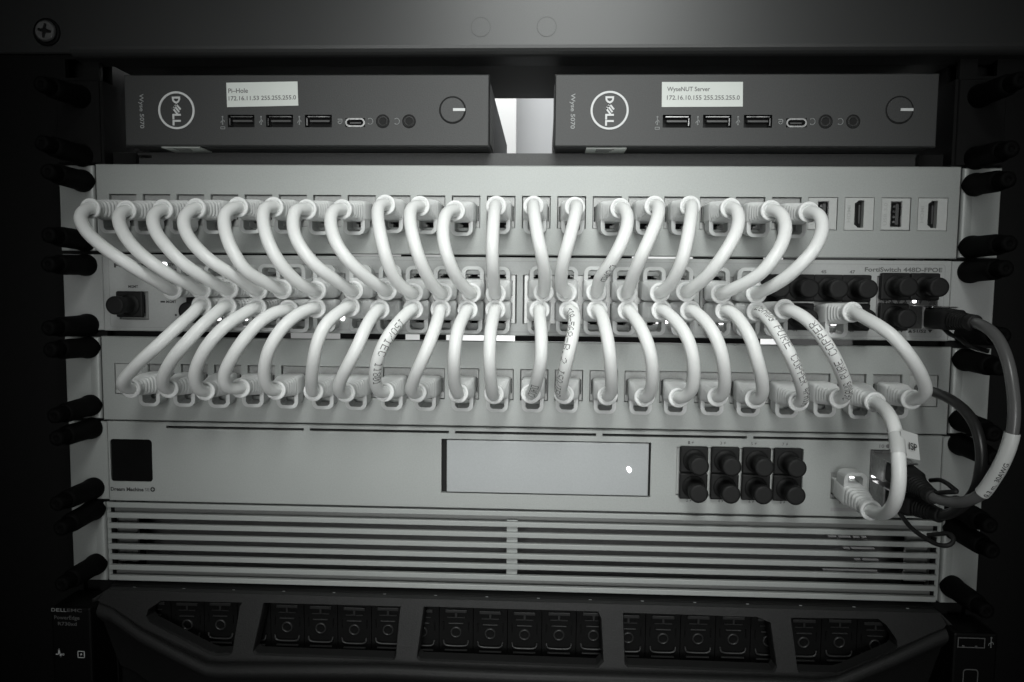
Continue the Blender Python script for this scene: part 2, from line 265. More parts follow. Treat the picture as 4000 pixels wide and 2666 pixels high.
def copy_tree(o, loc):
    """copy of a thing with copies of its parts and their sub-parts (mesh data shared)"""
    c = link(o.copy()); c.location = Vector(loc) * MM; ORG[c] = Vector(loc)
    for ch in list(o.children):
        d = link(ch.copy()); d.parent = c
        for s in list(ch.children):
            e = link(s.copy()); e.parent = d
    return c
DATA = json.loads('''{"U":[[[-206.6,30.0,-24.6],[-206.7,36.3,-27.3],[-205.6,39.5,-30.8],[-198.4,45.1,-37.6],[-188.8,49.2,-44.1],[-180.3,49.7,-49.8],[-172.7,45.4,-55.9],[-168.1,37.7,-60.7],[-167.1,30.0,-63.7]],[[-188.7,30.0,-25.5],[-188.4,37.1,-29.5],[-182.6,43.7,-36.9],[-174.3,48.7,-44.5],[-165.8,49.8,-51.2],[-158.9,45.8,-56.9],[-154.3,38.8,-60.5],[-152.7,30.0,-63.6]],[[-170.6,30.0,-24.9],[-171.0,38.5,-29.5],[-166.3,44.7,-36.8],[-158.5,49.2,-44.4],[-150.6,49.3,-52.1],[-143.7,43.7,-57.8],[-139.1,30.0,-63.1]],[[-154.3,30.0,-24.3],[-155.4,39.9,-30.0],[-151.5,45.5,-37.3],[-144.8,49.3,-44.3],[-137.1,49.5,-51.0],[-129.9,44.3,-56.6],[-124.7,30.0,-63.3]],[[-133.6,30.0,-23.6],[-135.6,39.1,-27.2],[-134.4,43.9,-32.9],[-130.3,48.8,-41.5],[-125.7,49.9,-49.3],[-121.6,47.3,-55.5],[-112.7,30.0,-62.9]],[[-116.3,30.0,-23.5],[-117.9,36.8,-24.7],[-116.4,42.9,-31.1],[-112.0,48.8,-40.9],[-106.8,49.5,-50.2],[-102.5,45.4,-56.9],[-98.8,39.1,-61.1],[-95.9,30.0,-63.3]],[[-100.2,30.0,-24.5],[-102.7,37.5,-25.3],[-102.4,42.8,-31.0],[-100.0,47.4,-38.1],[-95.6,49.8,-45.0],[-90.6,49.2,-51.1],[-85.7,45.5,-55.9],[-77.8,30.0,-63.1]],[[-83.0,30.0,-24.4],[-85.2,36.8,-25.6],[-84.9,42.6,-31.4],[-81.6,48.0,-39.6],[-76.7,50.0,-46.9],[-71.5,47.9,-53.0],[-66.2,41.5,-58.6],[-61.4,30.0,-62.9]],[[-62.1,30.0,-22.1],[-63.9,35.9,-23.3],[-62.9,42.1,-29.2],[-60.3,48.3,-37.9],[-57.9,50.0,-46.2],[-55.5,46.4,-54.9],[-52.4,39.5,-61.1],[-48.7,30.0,-63.9]],[[-45.6,30.0,-22.6],[-48.2,37.1,-24.4],[-47.8,43.2,-30.2],[-45.3,48.9,-38.9],[-42.4,49.5,-48.1],[-39.5,44.3,-56.3],[-37.1,37.5,-61.5],[-34.6,30.0,-63.8]],[[-28.7,30.0,-24.7],[-31.5,37.4,-26.4],[-32.3,44.3,-32.8],[-31.4,49.0,-40.3],[-29.3,49.7,-48.0],[-26.7,45.6,-55.1],[-23.7,38.9,-60.3],[-20.8,30.0,-63.7]],[[-9.1,30.0,-22.4],[-9.4,32.1,-22.1],[-9.3,41.9,-29.3],[-9.3,49.4,-39.7],[-9.3,48.2,-49.9],[-9.2,40.5,-58.1],[-8.9,30.0,-64.0]],[[8.6,30.0,-22.3],[8.6,33.0,-21.6],[9.5,42.9,-29.3],[11.3,49.6,-39.5],[13.2,48.7,-47.6],[14.3,42.0,-55.8],[13.9,30.0,-63.0]],[[28.2,30.0,-22.7],[29.1,33.7,-22.1],[27.8,42.0,-28.6],[25.1,49.5,-39.4],[22.9,49.0,-47.6],[22.0,44.0,-54.7],[22.2,37.1,-60.4],[24.9,30.0,-63.1]],[[49.6,30.0,-23.2],[51.3,34.9,-24.2],[51.8,41.6,-29.5],[50.2,47.3,-36.1],[47.0,50.0,-43.3],[43.3,47.6,-50.4],[39.8,41.3,-56.0],[39.0,30.0,-62.7]],[[65.6,30.0,-22.0],[66.9,34.3,-22.4],[65.6,40.9,-27.8],[62.4,47.3,-35.0],[58.6,50.0,-43.3],[55.9,47.2,-50.3],[54.2,40.7,-56.9],[53.4,30.0,-63.1]],[[82.1,30.0,-21.9],[82.5,32.9,-21.7],[80.4,41.1,-28.2],[78.0,48.1,-36.9],[75.9,49.8,-46.1],[74.1,46.7,-52.7],[72.2,40.7,-58.3],[69.0,30.0,-62.7]],[[101.0,30.0,-22.9],[102.4,35.8,-24.5],[101.7,42.0,-30.2],[98.9,47.1,-36.7],[94.4,49.9,-44.0],[90.0,48.2,-51.0],[86.2,42.8,-56.7],[81.4,30.0,-62.0]],[[119.7,30.0,-23.8],[121.8,36.8,-25.5],[122.5,42.0,-30.6],[121.3,45.8,-36.0],[118.7,48.7,-41.7],[115.0,50.0,-47.3],[111.0,48.9,-52.9],[106.2,45.2,-57.0],[101.6,39.4,-60.1],[97.7,30.0,-62.7]],[[137.1,30.0,-24.5],[138.8,36.9,-25.9],[139.0,42.0,-31.0],[136.9,46.2,-36.9],[132.5,49.5,-43.7],[127.6,49.8,-49.2],[122.8,46.8,-54.8],[118.9,41.9,-58.4],[114.2,30.0,-62.5]]],"L":[[[-152.6,30.0,-71.0],[-152.9,37.8,-74.6],[-156.4,45.6,-80.5],[-163.0,49.9,-88.2],[-172.2,48.4,-95.7],[-183.9,41.7,-104.5],[-189.4,36.9,-109.6],[-189.1,30.0,-112.5]],[[-140.1,30.0,-71.5],[-140.7,36.5,-73.1],[-144.2,45.8,-79.2],[-150.0,50.0,-87.0],[-157.7,48.0,-94.7],[-165.4,42.0,-103.1],[-169.8,35.9,-109.4],[-170.1,30.0,-112.2]],[[-125.4,30.0,-71.8],[-127.2,38.3,-74.0],[-132.5,46.6,-79.1],[-138.7,50.0,-86.3],[-144.5,48.4,-94.0],[-150.1,43.3,-102.7],[-152.5,36.9,-110.1],[-151.8,30.0,-113.1]],[[-109.7,30.0,-72.7],[-112.8,38.6,-73.6],[-116.6,44.4,-76.8],[-119.3,47.3,-79.9],[-124.6,50.0,-87.2],[-130.5,48.4,-95.4],[-135.6,44.3,-102.9],[-137.1,39.3,-109.6],[-134.1,30.0,-111.4]],[[-96.2,30.0,-71.8],[-99.8,39.8,-73.4],[-104.5,46.8,-78.2],[-109.3,49.9,-85.4],[-113.8,48.4,-94.1],[-117.1,42.8,-103.3],[-118.0,37.2,-109.6],[-116.5,30.0,-112.2]],[[-79.5,30.0,-71.0],[-82.0,39.2,-73.2],[-85.9,46.5,-78.0],[-88.7,49.8,-84.7],[-91.3,48.6,-93.2],[-94.7,41.7,-103.1],[-97.1,34.9,-109.5],[-97.8,30.0,-112.5]],[[-65.0,30.0,-72.0],[-66.2,36.9,-74.2],[-68.2,44.7,-80.0],[-70.7,49.7,-88.1],[-75.3,48.6,-96.7],[-80.7,42.6,-105.0],[-83.6,36.5,-111.0],[-82.0,30.0,-112.8]],[[-48.7,30.0,-71.8],[-50.8,37.7,-74.0],[-54.6,45.9,-79.7],[-59.1,50.0,-87.9],[-62.5,47.9,-96.6],[-64.5,42.1,-104.8],[-64.7,36.0,-110.5],[-62.9,30.0,-112.2]],[[-35.4,30.0,-71.6],[-35.3,36.8,-74.6],[-36.2,44.7,-80.6],[-38.6,49.7,-88.7],[-42.9,48.0,-97.9],[-47.4,40.4,-106.9],[-48.7,35.9,-110.9],[-47.0,30.0,-112.2]],[[-22.4,30.0,-71.8],[-23.3,36.8,-74.2],[-25.1,45.1,-80.0],[-26.0,49.8,-87.5],[-26.6,48.2,-96.0],[-27.4,40.2,-105.6],[-26.7,30.0,-112.2]],[[-9.0,30.0,-71.6],[-9.4,36.2,-74.1],[-10.1,44.7,-80.3],[-10.2,49.7,-88.3],[-10.2,48.5,-96.8],[-9.9,40.4,-106.9],[-9.6,32.5,-112.9],[-9.5,30.0,-112.5]],[[12.1,30.0,-71.4],[12.2,35.7,-73.6],[13.0,44.8,-80.0],[13.3,49.5,-87.0],[13.0,49.2,-94.3],[11.6,43.6,-102.4],[9.6,34.0,-110.2],[8.4,30.0,-111.9]],[[26.2,30.0,-71.5],[28.2,35.4,-72.4],[28.2,43.2,-77.8],[26.8,48.8,-84.8],[25.0,49.5,-93.1],[23.6,44.0,-102.1],[22.5,34.6,-110.5],[24.4,30.0,-111.9]],[[39.5,30.0,-71.1],[40.8,34.9,-72.2],[42.1,43.2,-77.7],[43.3,48.9,-84.6],[44.4,49.6,-92.3],[45.6,44.1,-101.8],[46.5,35.9,-109.3],[45.2,30.0,-112.2]],[[54.1,30.0,-71.2],[55.2,35.0,-72.6],[58.2,43.8,-78.0],[60.8,48.9,-84.4],[62.9,49.7,-92.0],[64.2,44.8,-101.4],[64.6,36.8,-109.5],[62.9,30.0,-112.7]],[[70.1,30.0,-71.0],[72.4,37.0,-72.6],[76.6,45.3,-78.2],[79.6,49.3,-84.6],[81.7,49.5,-92.8],[83.0,45.0,-102.2],[82.7,39.3,-108.8],[79.2,30.0,-112.7]],[[83.5,30.0,-70.9],[85.7,37.6,-72.4],[89.4,45.6,-77.7],[92.6,49.7,-84.9],[95.2,48.8,-93.2],[97.5,43.1,-102.2],[98.7,36.3,-109.0],[97.6,30.0,-111.9]],[[100.1,30.0,-70.9],[102.1,37.1,-72.0],[105.2,45.7,-78.1],[107.7,49.5,-84.7],[110.3,49.2,-92.9],[114.0,44.2,-101.8],[116.5,36.8,-109.7],[115.4,30.0,-112.7]],[[114.8,30.0,-71.0],[116.1,36.4,-72.1],[118.0,42.9,-76.3],[120.4,48.1,-82.1],[123.8,50.0,-88.6],[127.7,48.0,-95.9],[132.3,42.5,-103.9],[135.8,35.6,-110.7],[135.8,30.0,-113.7]],[[127.7,30.0,-69.8],[129.5,36.7,-70.6],[133.0,43.4,-73.7],[136.6,48.1,-78.8],[140.7,50.0,-85.3],[145.5,48.3,-92.5],[150.7,43.5,-100.3],[155.1,37.2,-107.4],[154.9,30.0,-111.8]],[[159.2,30.0,-70.8],[160.0,38.4,-72.6],[162.9,46.1,-75.5],[167.5,52.1,-80.2],[172.8,54.0,-86.8],[179.3,51.5,-94.3],[186.1,45.3,-102.6],[188.9,40.6,-107.7],[188.3,30.0,-111.8]]],"isp":[[171.5,30.0,-113.4],[170.3,38.0,-113.5],[168.6,50.0,-115.4],[167.3,58.0,-119.0],[166.6,63.0,-124.3],[165.0,68.0,-128.8],[164.8,70.0,-135.4],[165.0,70.0,-141.9],[165.7,67.0,-148.9],[167.1,60.0,-155.7],[168.7,50.0,-161.0],[169.3,42.0,-163.3],[169.4,36.0,-164.0]],"dac1":[[204.2,50.0,-74.3],[203.6,58.0,-75.4],[204.5,64.0,-78.4],[204.8,70.0,-84.2],[204.5,75.0,-91.3],[204.4,78.0,-98.9],[204.2,80.0,-106.0],[203.9,81.0,-112.4],[203.5,81.0,-118.0],[202.5,80.0,-125.2],[201.2,78.0,-132.4],[200.1,75.0,-138.4],[198.6,72.0,-144.8],[196.4,66.0,-149.7],[194.9,60.0,-152.2],[192.8,54.0,-153.3],[191.1,48.0,-153.6]],"dac2":[[207.1,-4.0,-111.1],[203.8,10.0,-109.5],[202.6,22.0,-109.2],[202.2,36.0,-110.1],[202.5,48.0,-113.1],[202.8,56.0,-118.0],[202.2,62.0,-124.9],[201.6,65.0,-132.6],[200.6,65.0,-140.1],[201.4,64.0,-141.8],[201.5,61.0,-147.6],[200.7,57.0,-153.1],[199.5,52.0,-158.2],[198.4,47.0,-161.6],[197.6,43.0,-163.5]],"tabs":{"t1":[[203.2,26.0,-78.0],[203.3,32.0,-80.6],[204.8,38.0,-82.3],[204.6,44.0,-84.4],[206.8,50.0,-85.9],[209.6,52.0,-86.7]],"g1":[[198.9,30.0,-150.4],[197.8,40.0,-147.5],[196.0,50.0,-146.6],[194.5,58.0,-146.8],[194.2,62.0,-147.1],[192.4,58.0,-148.2],[191.7,52.0,-150.3],[192.5,44.0,-153.2]],"g2":[[187.9,24.0,-167.8],[187.0,30.0,-168.8],[186.9,38.0,-170.9],[187.2,46.0,-171.6],[188.7,50.0,-172.3],[189.9,54.0,-173.0],[192.3,58.0,-172.5],[195.6,58.0,-171.1],[196.5,56.0,-168.5],[195.6,54.0,-167.9],[193.2,50.0,-169.8],[190.7,46.0,-171.7]]},"brow":[[-223.3,-230.2],[-211.3,-233.5],[-194.3,-241.9],[-173.9,-249.5],[-156.4,-255.6],[-149.9,-256.0],[-130.5,-255.4],[-66.1,-253.8],[0.1,-254.5],[63.2,-254.4],[127.9,-254.0],[152.4,-254.1],[161.0,-253.1],[191.0,-242.5],[210.9,-234.7],[222.2,-230.7]],"face":[[-224.4,-228.8],[-212.8,-232.6],[-196.9,-242.0],[-177.1,-250.6],[-159.8,-257.4],[-153.1,-257.8],[-133.4,-257.3],[-67.7,-255.7],[-0.2,-256.4],[64.2,-256.3],[130.2,-255.8],[155.2,-256.0],[163.9,-254.8],[193.2,-242.6],[212.4,-233.9],[223.3,-229.4]],"wins":[[[-186.6,-228.5],[-142.8,-228.3],[-144.0,-230.2],[-146.2,-252.9],[-147.7,-254.2],[-155.3,-254.6],[-159.4,-253.5],[-192.0,-239.2],[-194.0,-236.5],[-193.3,-233.1]],[[-131.6,-228.1],[-58.5,-228.0],[-59.0,-230.5],[-60.0,-252.8],[-61.3,-254.1],[-133.7,-253.7],[-135.5,-252.3]],[[-46.6,-227.7],[44.4,-227.8],[46.0,-231.3],[47.2,-251.6],[44.4,-254.6],[-47.6,-254.0],[-49.3,-252.5]],[[57.0,-228.0],[125.6,-228.3],[132.3,-230.8],[134.8,-252.0],[133.3,-254.4],[59.4,-253.9],[57.8,-252.5]],[[142.5,-228.2],[186.5,-227.6],[190.7,-230.5],[195.3,-237.4],[195.4,-240.6],[193.1,-242.5],[168.9,-253.4],[165.1,-254.6],[146.4,-254.6],[144.9,-253.2]]]}''')
def y3(p): return Vector((p[0], -p[1], p[2]))
ORD = ['first', 'second', 'third', 'fourth', 'fifth', 'sixth', 'seventh', 'eighth', 'ninth', 'tenth', 'eleventh', 'twelfth', 'thirteenth', 'fourteenth', 'fifteenth', 'sixteenth', 'seventeenth', 'eighteenth', 'nineteenth', 'twentieth', 'twenty-first', 'twenty-second']

# ------------------------------------------------------------------ the place behind the rack
G().box(-900, 900, 640, 660, -700, 800).build('back_wall', WALL, kind='structure')
G().box(-760, -24, 590, 612, 20, 520, 1).build('white_board', WHITEB, label='bright white board standing behind the rack, seen through the gap', cat='board')
G().box(-700, 700, 562, 600, -520, 8, 2).build('white_backing', WHITEB, label='added white backing behind the rack, brightening slits between the units', cat='backing')  # white slab added so the slits between units look bright
# ------------------------------------------------------------------ rack
rack = thing('server_rack', 'black equipment rack with upright posts holding all the units', 'rack', (0, 0, -300))
def post_plate(sx):
    g = G(); a, b = (-310, -219) if sx < 0 else (219, 310)
    hs = []
    for k in range(-17, 5):
        for q in (6.3, 22.2, 38.1):
            z = k * 14.82 * 3 + q
            hs.append((sx * 232.5 - 4.7, sx * 232.5 + 4.7, z - 4.7, z + 4.7))
    g.plate(a, b, -700, 200, 2.2, 5.2, [h for h in hs if -690 < h[2] < 190], 0.3)
    g.box(min(sx * 219, sx * 300), max(sx * 219, sx * 300), 14, 60, -700, 200)  # solid backing added to hide the bright wall behind the holes
    return g
for sx in (-1, 1):
    post_plate(sx).build('post', POSTM, rack)
    G().box(min(sx * 312, sx * 318), max(sx * 312, sx * 318), -40, 560, -700, 200).build('side_panel', POSTM, rack)
text('2', -241.6, -239.2, 17.9, 22.6, 2.05, DIMPRINT, rack)

top = thing('top_panel', 'dark grey metal panel across the top of the rack with two faint discs', 'panel', (0, 0, 55))
g = G(); prof = [(2, 140), (-6.0, 140), (-6.0, 59.5)] + [(-1.0 - 5.0 * math.cos(math.radians(a)), 59.5 - 5.0 * math.sin(math.radians(a))) for a in (18, 36, 54, 72, 90)] + [(8, 53.2), (8, 58), (2, 58)]
n = len(prof); g.add([(-229.5, y, z) for y, z in prof] + [(262, y, z) for y, z in prof], [(k, (k + 1) % n, n + (k + 1) % n, n + k) for k in range(n)] + [tuple(range(n)), tuple(range(2 * n - 1, n - 1, -1))])
g.build('plate', TOPM, top)
G().box(-216, 262, 8.2, 79, 54.0, 55.4).build('roof', mat('dark_roof_paint', (0.045, 0.045, 0.045), .6, 0, .3), top)
GROOVE = mat('panel_groove_shade', (0.026, 0.026, 0.026), 0.5, 0.2)
for x in (-19, 13.8): G().poly([circ(x, 68, 4.6)], -6.06, .05).build('plug_disc', TOPM, top); G().poly([circ(x, 68, 4.85), circ(x, 68, 4.66)], -6.03).build('disc_groove', GROOVE, top)
g = G(); g.plate(-300, -232, 57.5, 140, -1, 2, [], .6); g.build('end_tab', TOPM, top)
scr = thing('machine_screw', 'large cross-head screw with dark washer in the top left corner', 'screw', (-243.8, -1, 68.2))
G().lathe(-243.8, 68.0, [(7.0, 0), (7.0, .9), (5.4, 1.0), (5.4, .2)], 32, -1.1, cap1=False).build('washer', POSTM, scr)
g = G(); cross = []
for k in range(4):
    a = math.radians(80 + 90 * k)
    for r, da in ((3.7, -.17), (3.7, .17), (1.5, .78)): cross.append((-243.8 + r * math.cos(a + da), 68.2 + r * math.sin(a + da)))
g.poly([circ(-243.8, 68.2, 4.6), cross], -3.6, 1.6)
g.lathe(-243.8, 68.2, [(5.4, 1.2), (5.3, 1.9), (4.6, 2.5)], 32, -1.1, cap1=False)
g.build('head', STEEL, scr)
G().poly([circ(-243.8, 68.2, 4.4)], -1.9).build('cross_recess', INNER, scr)

# ------------------------------------------------------------------ shelf with two thin clients
shelf = thing('rack_shelf', 'charcoal steel shelf with a folded front lip under both thin clients', 'shelf', (0, 10, 0))
g = G(); g.box(-206, 206, 10, 215, 7.6, 9.0, .3); g.build('deck', SHELFM, shelf)
g = G(); g.poly([[(-196, 8.9), (203, 8.9), (203, 1.2), (-196, 1.2)]], 9.0, 2.0); g.poly([[(-203, 6.0), (-196, 6.0), (-196, 1.2), (-203, 1.2)]], 9.4, 2.0); g.build('lip', SHELFM, shelf)
for sx in (-1, 1):
    g = G(); g.plate(min(sx * 218, sx * 241), max(sx * 218, sx * 241), 1.6, 44, -.6, 2, [], .4)
    g.box(min(sx * 216.5, sx * 218.2), max(sx * 216.5, sx * 218.2), .4, 14, 1.6, 44)
    g.box(min(sx * 204, sx * 216.4), max(sx * 204, sx * 216.4), 8, 12, 2, 8.5); g.build('ear', POSTM, shelf)

def usb_icon(g, x, z, k, y):
    g.stroke([(x, z + 2.2 * k), (x, z - 1.8 * k)], .28, y); g.stroke([(x, z + .2), (x - .9 * k, z - .5 * k), (x - .9 * k, z - 1.1 * k)], .25, y); g.stroke([(x, z + .7), (x + .9 * k, z), (x + .9 * k, z - .6 * k)], .25, y)
    g.poly([circ(x, z + 2.2 * k, .42, 8)], y, .05); g.poly([circ(x, z - 1.8 * k, .35, 8)], y, .05)
def thin_client(x0, label, lab, lx, tilt):
    X = x0; W = 185.0; y = -10.0; zb, zt = 9.05, 44.0
    t = thing('thin_client', label, 'thin client', (X + W / 2, 80, zb), 'thin clients side by side on the shelf')
    hol = []
    us = [(X + 53.0, X + 66.7), (X + 72.6, X + 86.4), (X + 92.4, X + 106.1)]
    for a, b in us: hol.append((a, b, 18.2, 24.4))
    hol.append((X + 112.9, X + 122.8, 18.4, 22.7))
    g = G(); g.plate(X, X + W, zb, zt, y, y + 3, hol, .5, 5)
    g.box(X + .3, X + W - .3, y + 6.2, y + 184, zb + .2, zt - .2, .8)
    g.build('case', DARKM, t)
    for sx, xx in ((-1, X), (1, X + W)):
        g = G()
        for k in range(9): g.box(xx - .35 if sx < 0 else xx + .02, xx - .02 if sx < 0 else xx + .35, y + 8 + 3.1 * k, y + 9.5 + 3.1 * k, zb + 2.5, zt - 3)
        g.build('side_vent', DARKM, t, kind='stuff')
    cx, cz = X + 26.9, 26.5
    G().poly([circ(cx, cz, 9.35, 48), circ(cx, cz, 8.35, 48)], y - .35, .3).build('badge_ring', LOGO, t)
    g = G(); K = .0331
    mp = lambda u, v: (cx + (v - 931) * K, cz - (u - 513) * K)
    g.poly([[mp(*q) for q in ((309, 866), (309, 994), (345, 993), (375, 985), (400, 962), (416, 931), (400, 898), (375, 874), (345, 867))],
            [mp(*q) for q in ((338, 894), (338, 966), (352, 965), (370, 957), (385, 931), (370, 904), (352, 895))]], y - .35, .3)
    for a, b in (((428, 932), (490, 878)), ((426, 932), (492, 988)), ((456, 908), (530, 966)), ((486, 880), (562, 940))): g.stroke([mp(*a), mp(*b)], 26 * K, y - .36, .3)
    for u in (566, 656): g.poly([[mp(u, 868), mp(u, 996), mp(u + 28, 996), mp(u + 28, 896), mp(u + 82, 896), mp(u + 82, 868)]], y - .35, .3)
    g.build('badge_letters', LOGO, t)
    text('Wyse 5070', X + 7.2, X + 10.0, 17.6, 34.7, y - .06, DIMPRINT, t, 90)
    for a, b in us:
        p = G().box(a + .1, b - .1, y + 5.0, y + 5.3, 18.3, 24.3).build('usb_port', INNER, t)
        g = G()
        for q in ((a + 1.4, b - 1.0, 23.3, 23.75), (a + .7, a + 1.15, 19.2, 22.8) if x0 < 0 else (b - 1.15, b - .7, 19.2, 22.8)): g.box(q[0], q[1], y + .4, y + 4, q[2], q[3])
        g.build('shell_rim', CHROME, p)
        g = G(); g.box(a + 2.2, b - 1.6, y + 1.2, y + 4.5, 21.1, 22.0); g.build('tongue', mat_t, p)
    a, b = X + 112.9, X + 122.8
    p = G().poly([rrect(a, b, 18.4, 22.7, 2.1), rrect(a + .75, b - .75, 19.15, 21.95, 1.38)], y - .25, 4).build('usb_c_port', STEEL, t)
    g = G(); g.poly([rrect(a + .7, b - .7, 19.1, 22.0, 1.38)], y + 3); g.build('socket', INNER, p)
    G().box(a + 2.2, b - 2.2, y + .8, y + 2.8, 20.2, 20.9).build('tongue', mat_t, p)
    for jx in (X + 131.8, X + 145.0):
        p = G().lathe(jx, 21.2, [(3.5, -.2), (3.4, .1), (2.7, .15), (2.55, -.25)], 28, y, cap1=False).build('audio_jack', INNER, t)
        G().lathe(jx, 21.2, [(2.6, -.2), (2.5, .3), (1.75, .3), (1.7, -.8)], 24, y, cap1=False).build('collar', BLACKM, p)
        G().poly([circ(jx, 21.2, 1.75, 20)], y - .08).build('hole', INNER, p)
    kx, kz = X + 166.8, 26.7
    p = G().lathe(kx, kz, [(6.75, .02), (6.75, .1), (6.1, .12), (6.1, .06)], 40, y, cap1=False).build('power_button', INNER, t)
    G().lathe(kx, kz, [(6.1, .05), (6.0, .45), (5.8, .5)], 40, y).build('cap', DARKM, p)
    G().box(kx + .3, kx + 6.3, y - .75, y - .3, kz - .62, kz + .72).build('indicator_bar', LOGO, p)
    g = G()
    for q in (X + 50.4, X + 70.1, X + 89.6): usb_icon(g, q, 21.4, .9, y - .06)
    g.stroke([(X + 51.5, 18.4), (X + 49.4, 18.4), (X + 49.4, 17.4), (X + 51.5, 17.4), (X + 51.5, 18.4)], .22, y - .06)
    for q in (X + 126.0, X + 139.4):
        g.stroke([(q - .6 + 1.4 * math.cos(math.radians(a)), 21.2 + 1.5 * math.sin(math.radians(a))) for a in range(130, -131, -26)], .3, y - .06)
    q = X + 110.2; g.stroke([(q - 1, 22.2), (q + 1, 22.2), (q + 1, 20.6), (q, 19.9), (q - .9, 20.4), (q - .9, 21.3), (q + .3, 21.3)], .28, y - .06)
    g.build('port_icons', DIMPRINT, t)
    lx0, lx1 = lx; s = G(); z0, z1 = 28.1, 40.1
    s.poly([[(lx0, z1), (lx1 - .3, z1 + tilt), (lx1, z0 + tilt + .2), (lx0 + .2, z0)]], y - .2, .18)
    s = s.build('address_label', PAPER, t)
    text(lab[0], lx0 + lab[2], lx0 + lab[3], 35.0, 37.8 if 'y' in lab[0] else 37.3, y - .26, INKSOFT, s, skew=tilt * .3)
    text(lab[1], lx0 + lab[4], lx0 + lab[5], 31.55, 33.7, y - .26, INKSOFT, s, skew=tilt)
    sx = X + 17 if x0 < 0 else X + 16
    s = G().box(sx, sx + 20, y + 3, y + 17, zb - .5, zb - .02).build('underside_sticker', PAPER, t)
    g = G()
    for k in range(3): g.box(sx + 5, sx + 14 - k, y + 5 + 3 * k, y + 6.6 + 3 * k, zb - .6, zb - .52)
    g.build('print_lines', INKSOFT, s)
    return t
mat_t = mat('port_tongue_plastic', (0.075, 0.075, 0.075), 0.35, 0, 0.5); BLACKM = mat('jack_ring_plastic', (0.03, 0.03, 0.03), 0.5, 0, 0.3)
thin_client(-199.2, 'left thin client with a white Pi-Hole address label', ('Pi–Hole', '172.16.11.53 255.255.255.0', 1.0, 11.0, 1.1, 35.4), (-146.5, -110.0), .55)
thin_client(18.35, 'right thin client with a white WyseNUT Server address label', ('WyseNUT Server', '172.16.10.155 255.255.255.0', 2.6, 23.4, 2.6, 37.9), (70.5, 110.0), 0.0)

# ------------------------------------------------------------------ keystone patch panels
KX = [-206.95 + 18.05 * i for i in range(24)]
def socket_holes(cx, cz, up=False):
    s = -1 if up else 1
    def h(a, b, c, d): return (cx + a, cx + b, *sorted((cz + s * c, cz + s * d)))
    return [h(-5.9, 5.9, -3.9, 4.2), h(-3.2, 3.2, -5.9, -3.9), h(-1.9, 1.9, -7.3, -5.9)]
def keystone_mesh(kind):
    g = G()
    if kind == 'jack': g.plate(-7.1, 7.1, -8.0, 8.0, .9, 4, socket_holes(0, -.6), .35, 6)
    elif kind == 'usb': g.plate(-7.1, 7.1, -8.0, 8.0, -.5, 3, [(-2.6, 3.0, -6.4, 6.4)], .35, 4)
    elif kind == 'hdmi': g.poly([[(-7.1, -8), (7.1, -8), (7.1, 8), (-7.1, 8)], [(2.3, -6.8), (2.3, 6.8), (-.6, 6.8), (-1.0, 6.2), (-2.3, 5.3), (-2.3, -5.3), (-1.0, -6.2), (-.6, -6.8)]], -.5, 3.4)
    else: g.plate(-7.1, 7.1, -8.0, 8.0, -.3, 3, [], .3)
    return g
KMESH = {k: keystone_mesh(k).mesh('keystone', BLANKP if k == 'blank' else (KEYST if k == 'jack' else WHITEK)) for k in ('jack', 'usb', 'hdmi', 'blank')}
gi = G(); gi.box(-6.0, 6.0, 6.4, 6.8, -8, 4.0)
gi.box(-6.5, -6.05, .6, 2, -4.6, 3.0); gi.box(6.05, 6.5, .6, 2, -4.6, 3.0)
JIN = gi.mesh('jack_socket', INNER)
gc = G()
for k in range(8): gc.box(-3.9 + k * 1.02, -3.5 + k * 1.02, 2.2, 6, 1.5, 2.6)
JCON = gc.mesh('contacts', CHROME)
gt = G(); text('CAT 7', -5.2, 5.2, 4.9, 7.1, .78, None, None, g=gt); JTXT = gt.mesh('lettering', mat('embossed_shadow_metal', (0.33, 0.335, 0.33), 0.5, 0.4))
gu = G(); gu.box(-2.5, 2.9, 3.2, 3.6, -6.3, 6.3); UIN = gu.mesh('usb_socket', INNER)
gu = G()
for a in (-2.55, 2.6): gu.box(a, a + .35, .1, 3, -6.3, 6.3)
for a in (-6.35, 6.0): gu.box(-2.2, 2.6, .1, 3, a, a + .35)
for k in range(4): gu.box(-.9, .2, .8, 1.4, -4.4 + 2.6 * k, -3.3 + 2.6 * k)
URIM = gu.mesh('shell_rim', CHROME); gu = G(); gu.box(.3, 1.9, .6, 3, -5.2, 5.2); UTON = gu.mesh('tongue', mat_t)
gh = G(); gh.box(-2.55, 2.15, 3.2, 3.6, -6.9, 6.9); HIN = gh.mesh('hdmi_socket', INNER); gh = G(); gh.box(.2, 1.0, .9, 3, -4.6, 4.6); HTON = gh.mesh('tongue', mat_t)
gt = G(); text('USB 3.0', -6.0, -4.3, -5.6, 5.6, -.62, None, None, -90, g=gt); UTXT = gt.mesh('lettering', BLANKP)
gt = G(); text('HDMI', -6.0, -4.3, -4.2, 4.2, -.62, None, None, -90, g=gt); HTXT = gt.mesh('lettering', BLANKP)
def child(name, me, parent, loc=None):
    o = link(bpy.data.objects.new(name, me)); o.parent = parent
    if loc is not None: o.location = (Vector(loc) - origin(parent)) * MM; ORG[o] = Vector(loc)
    return o
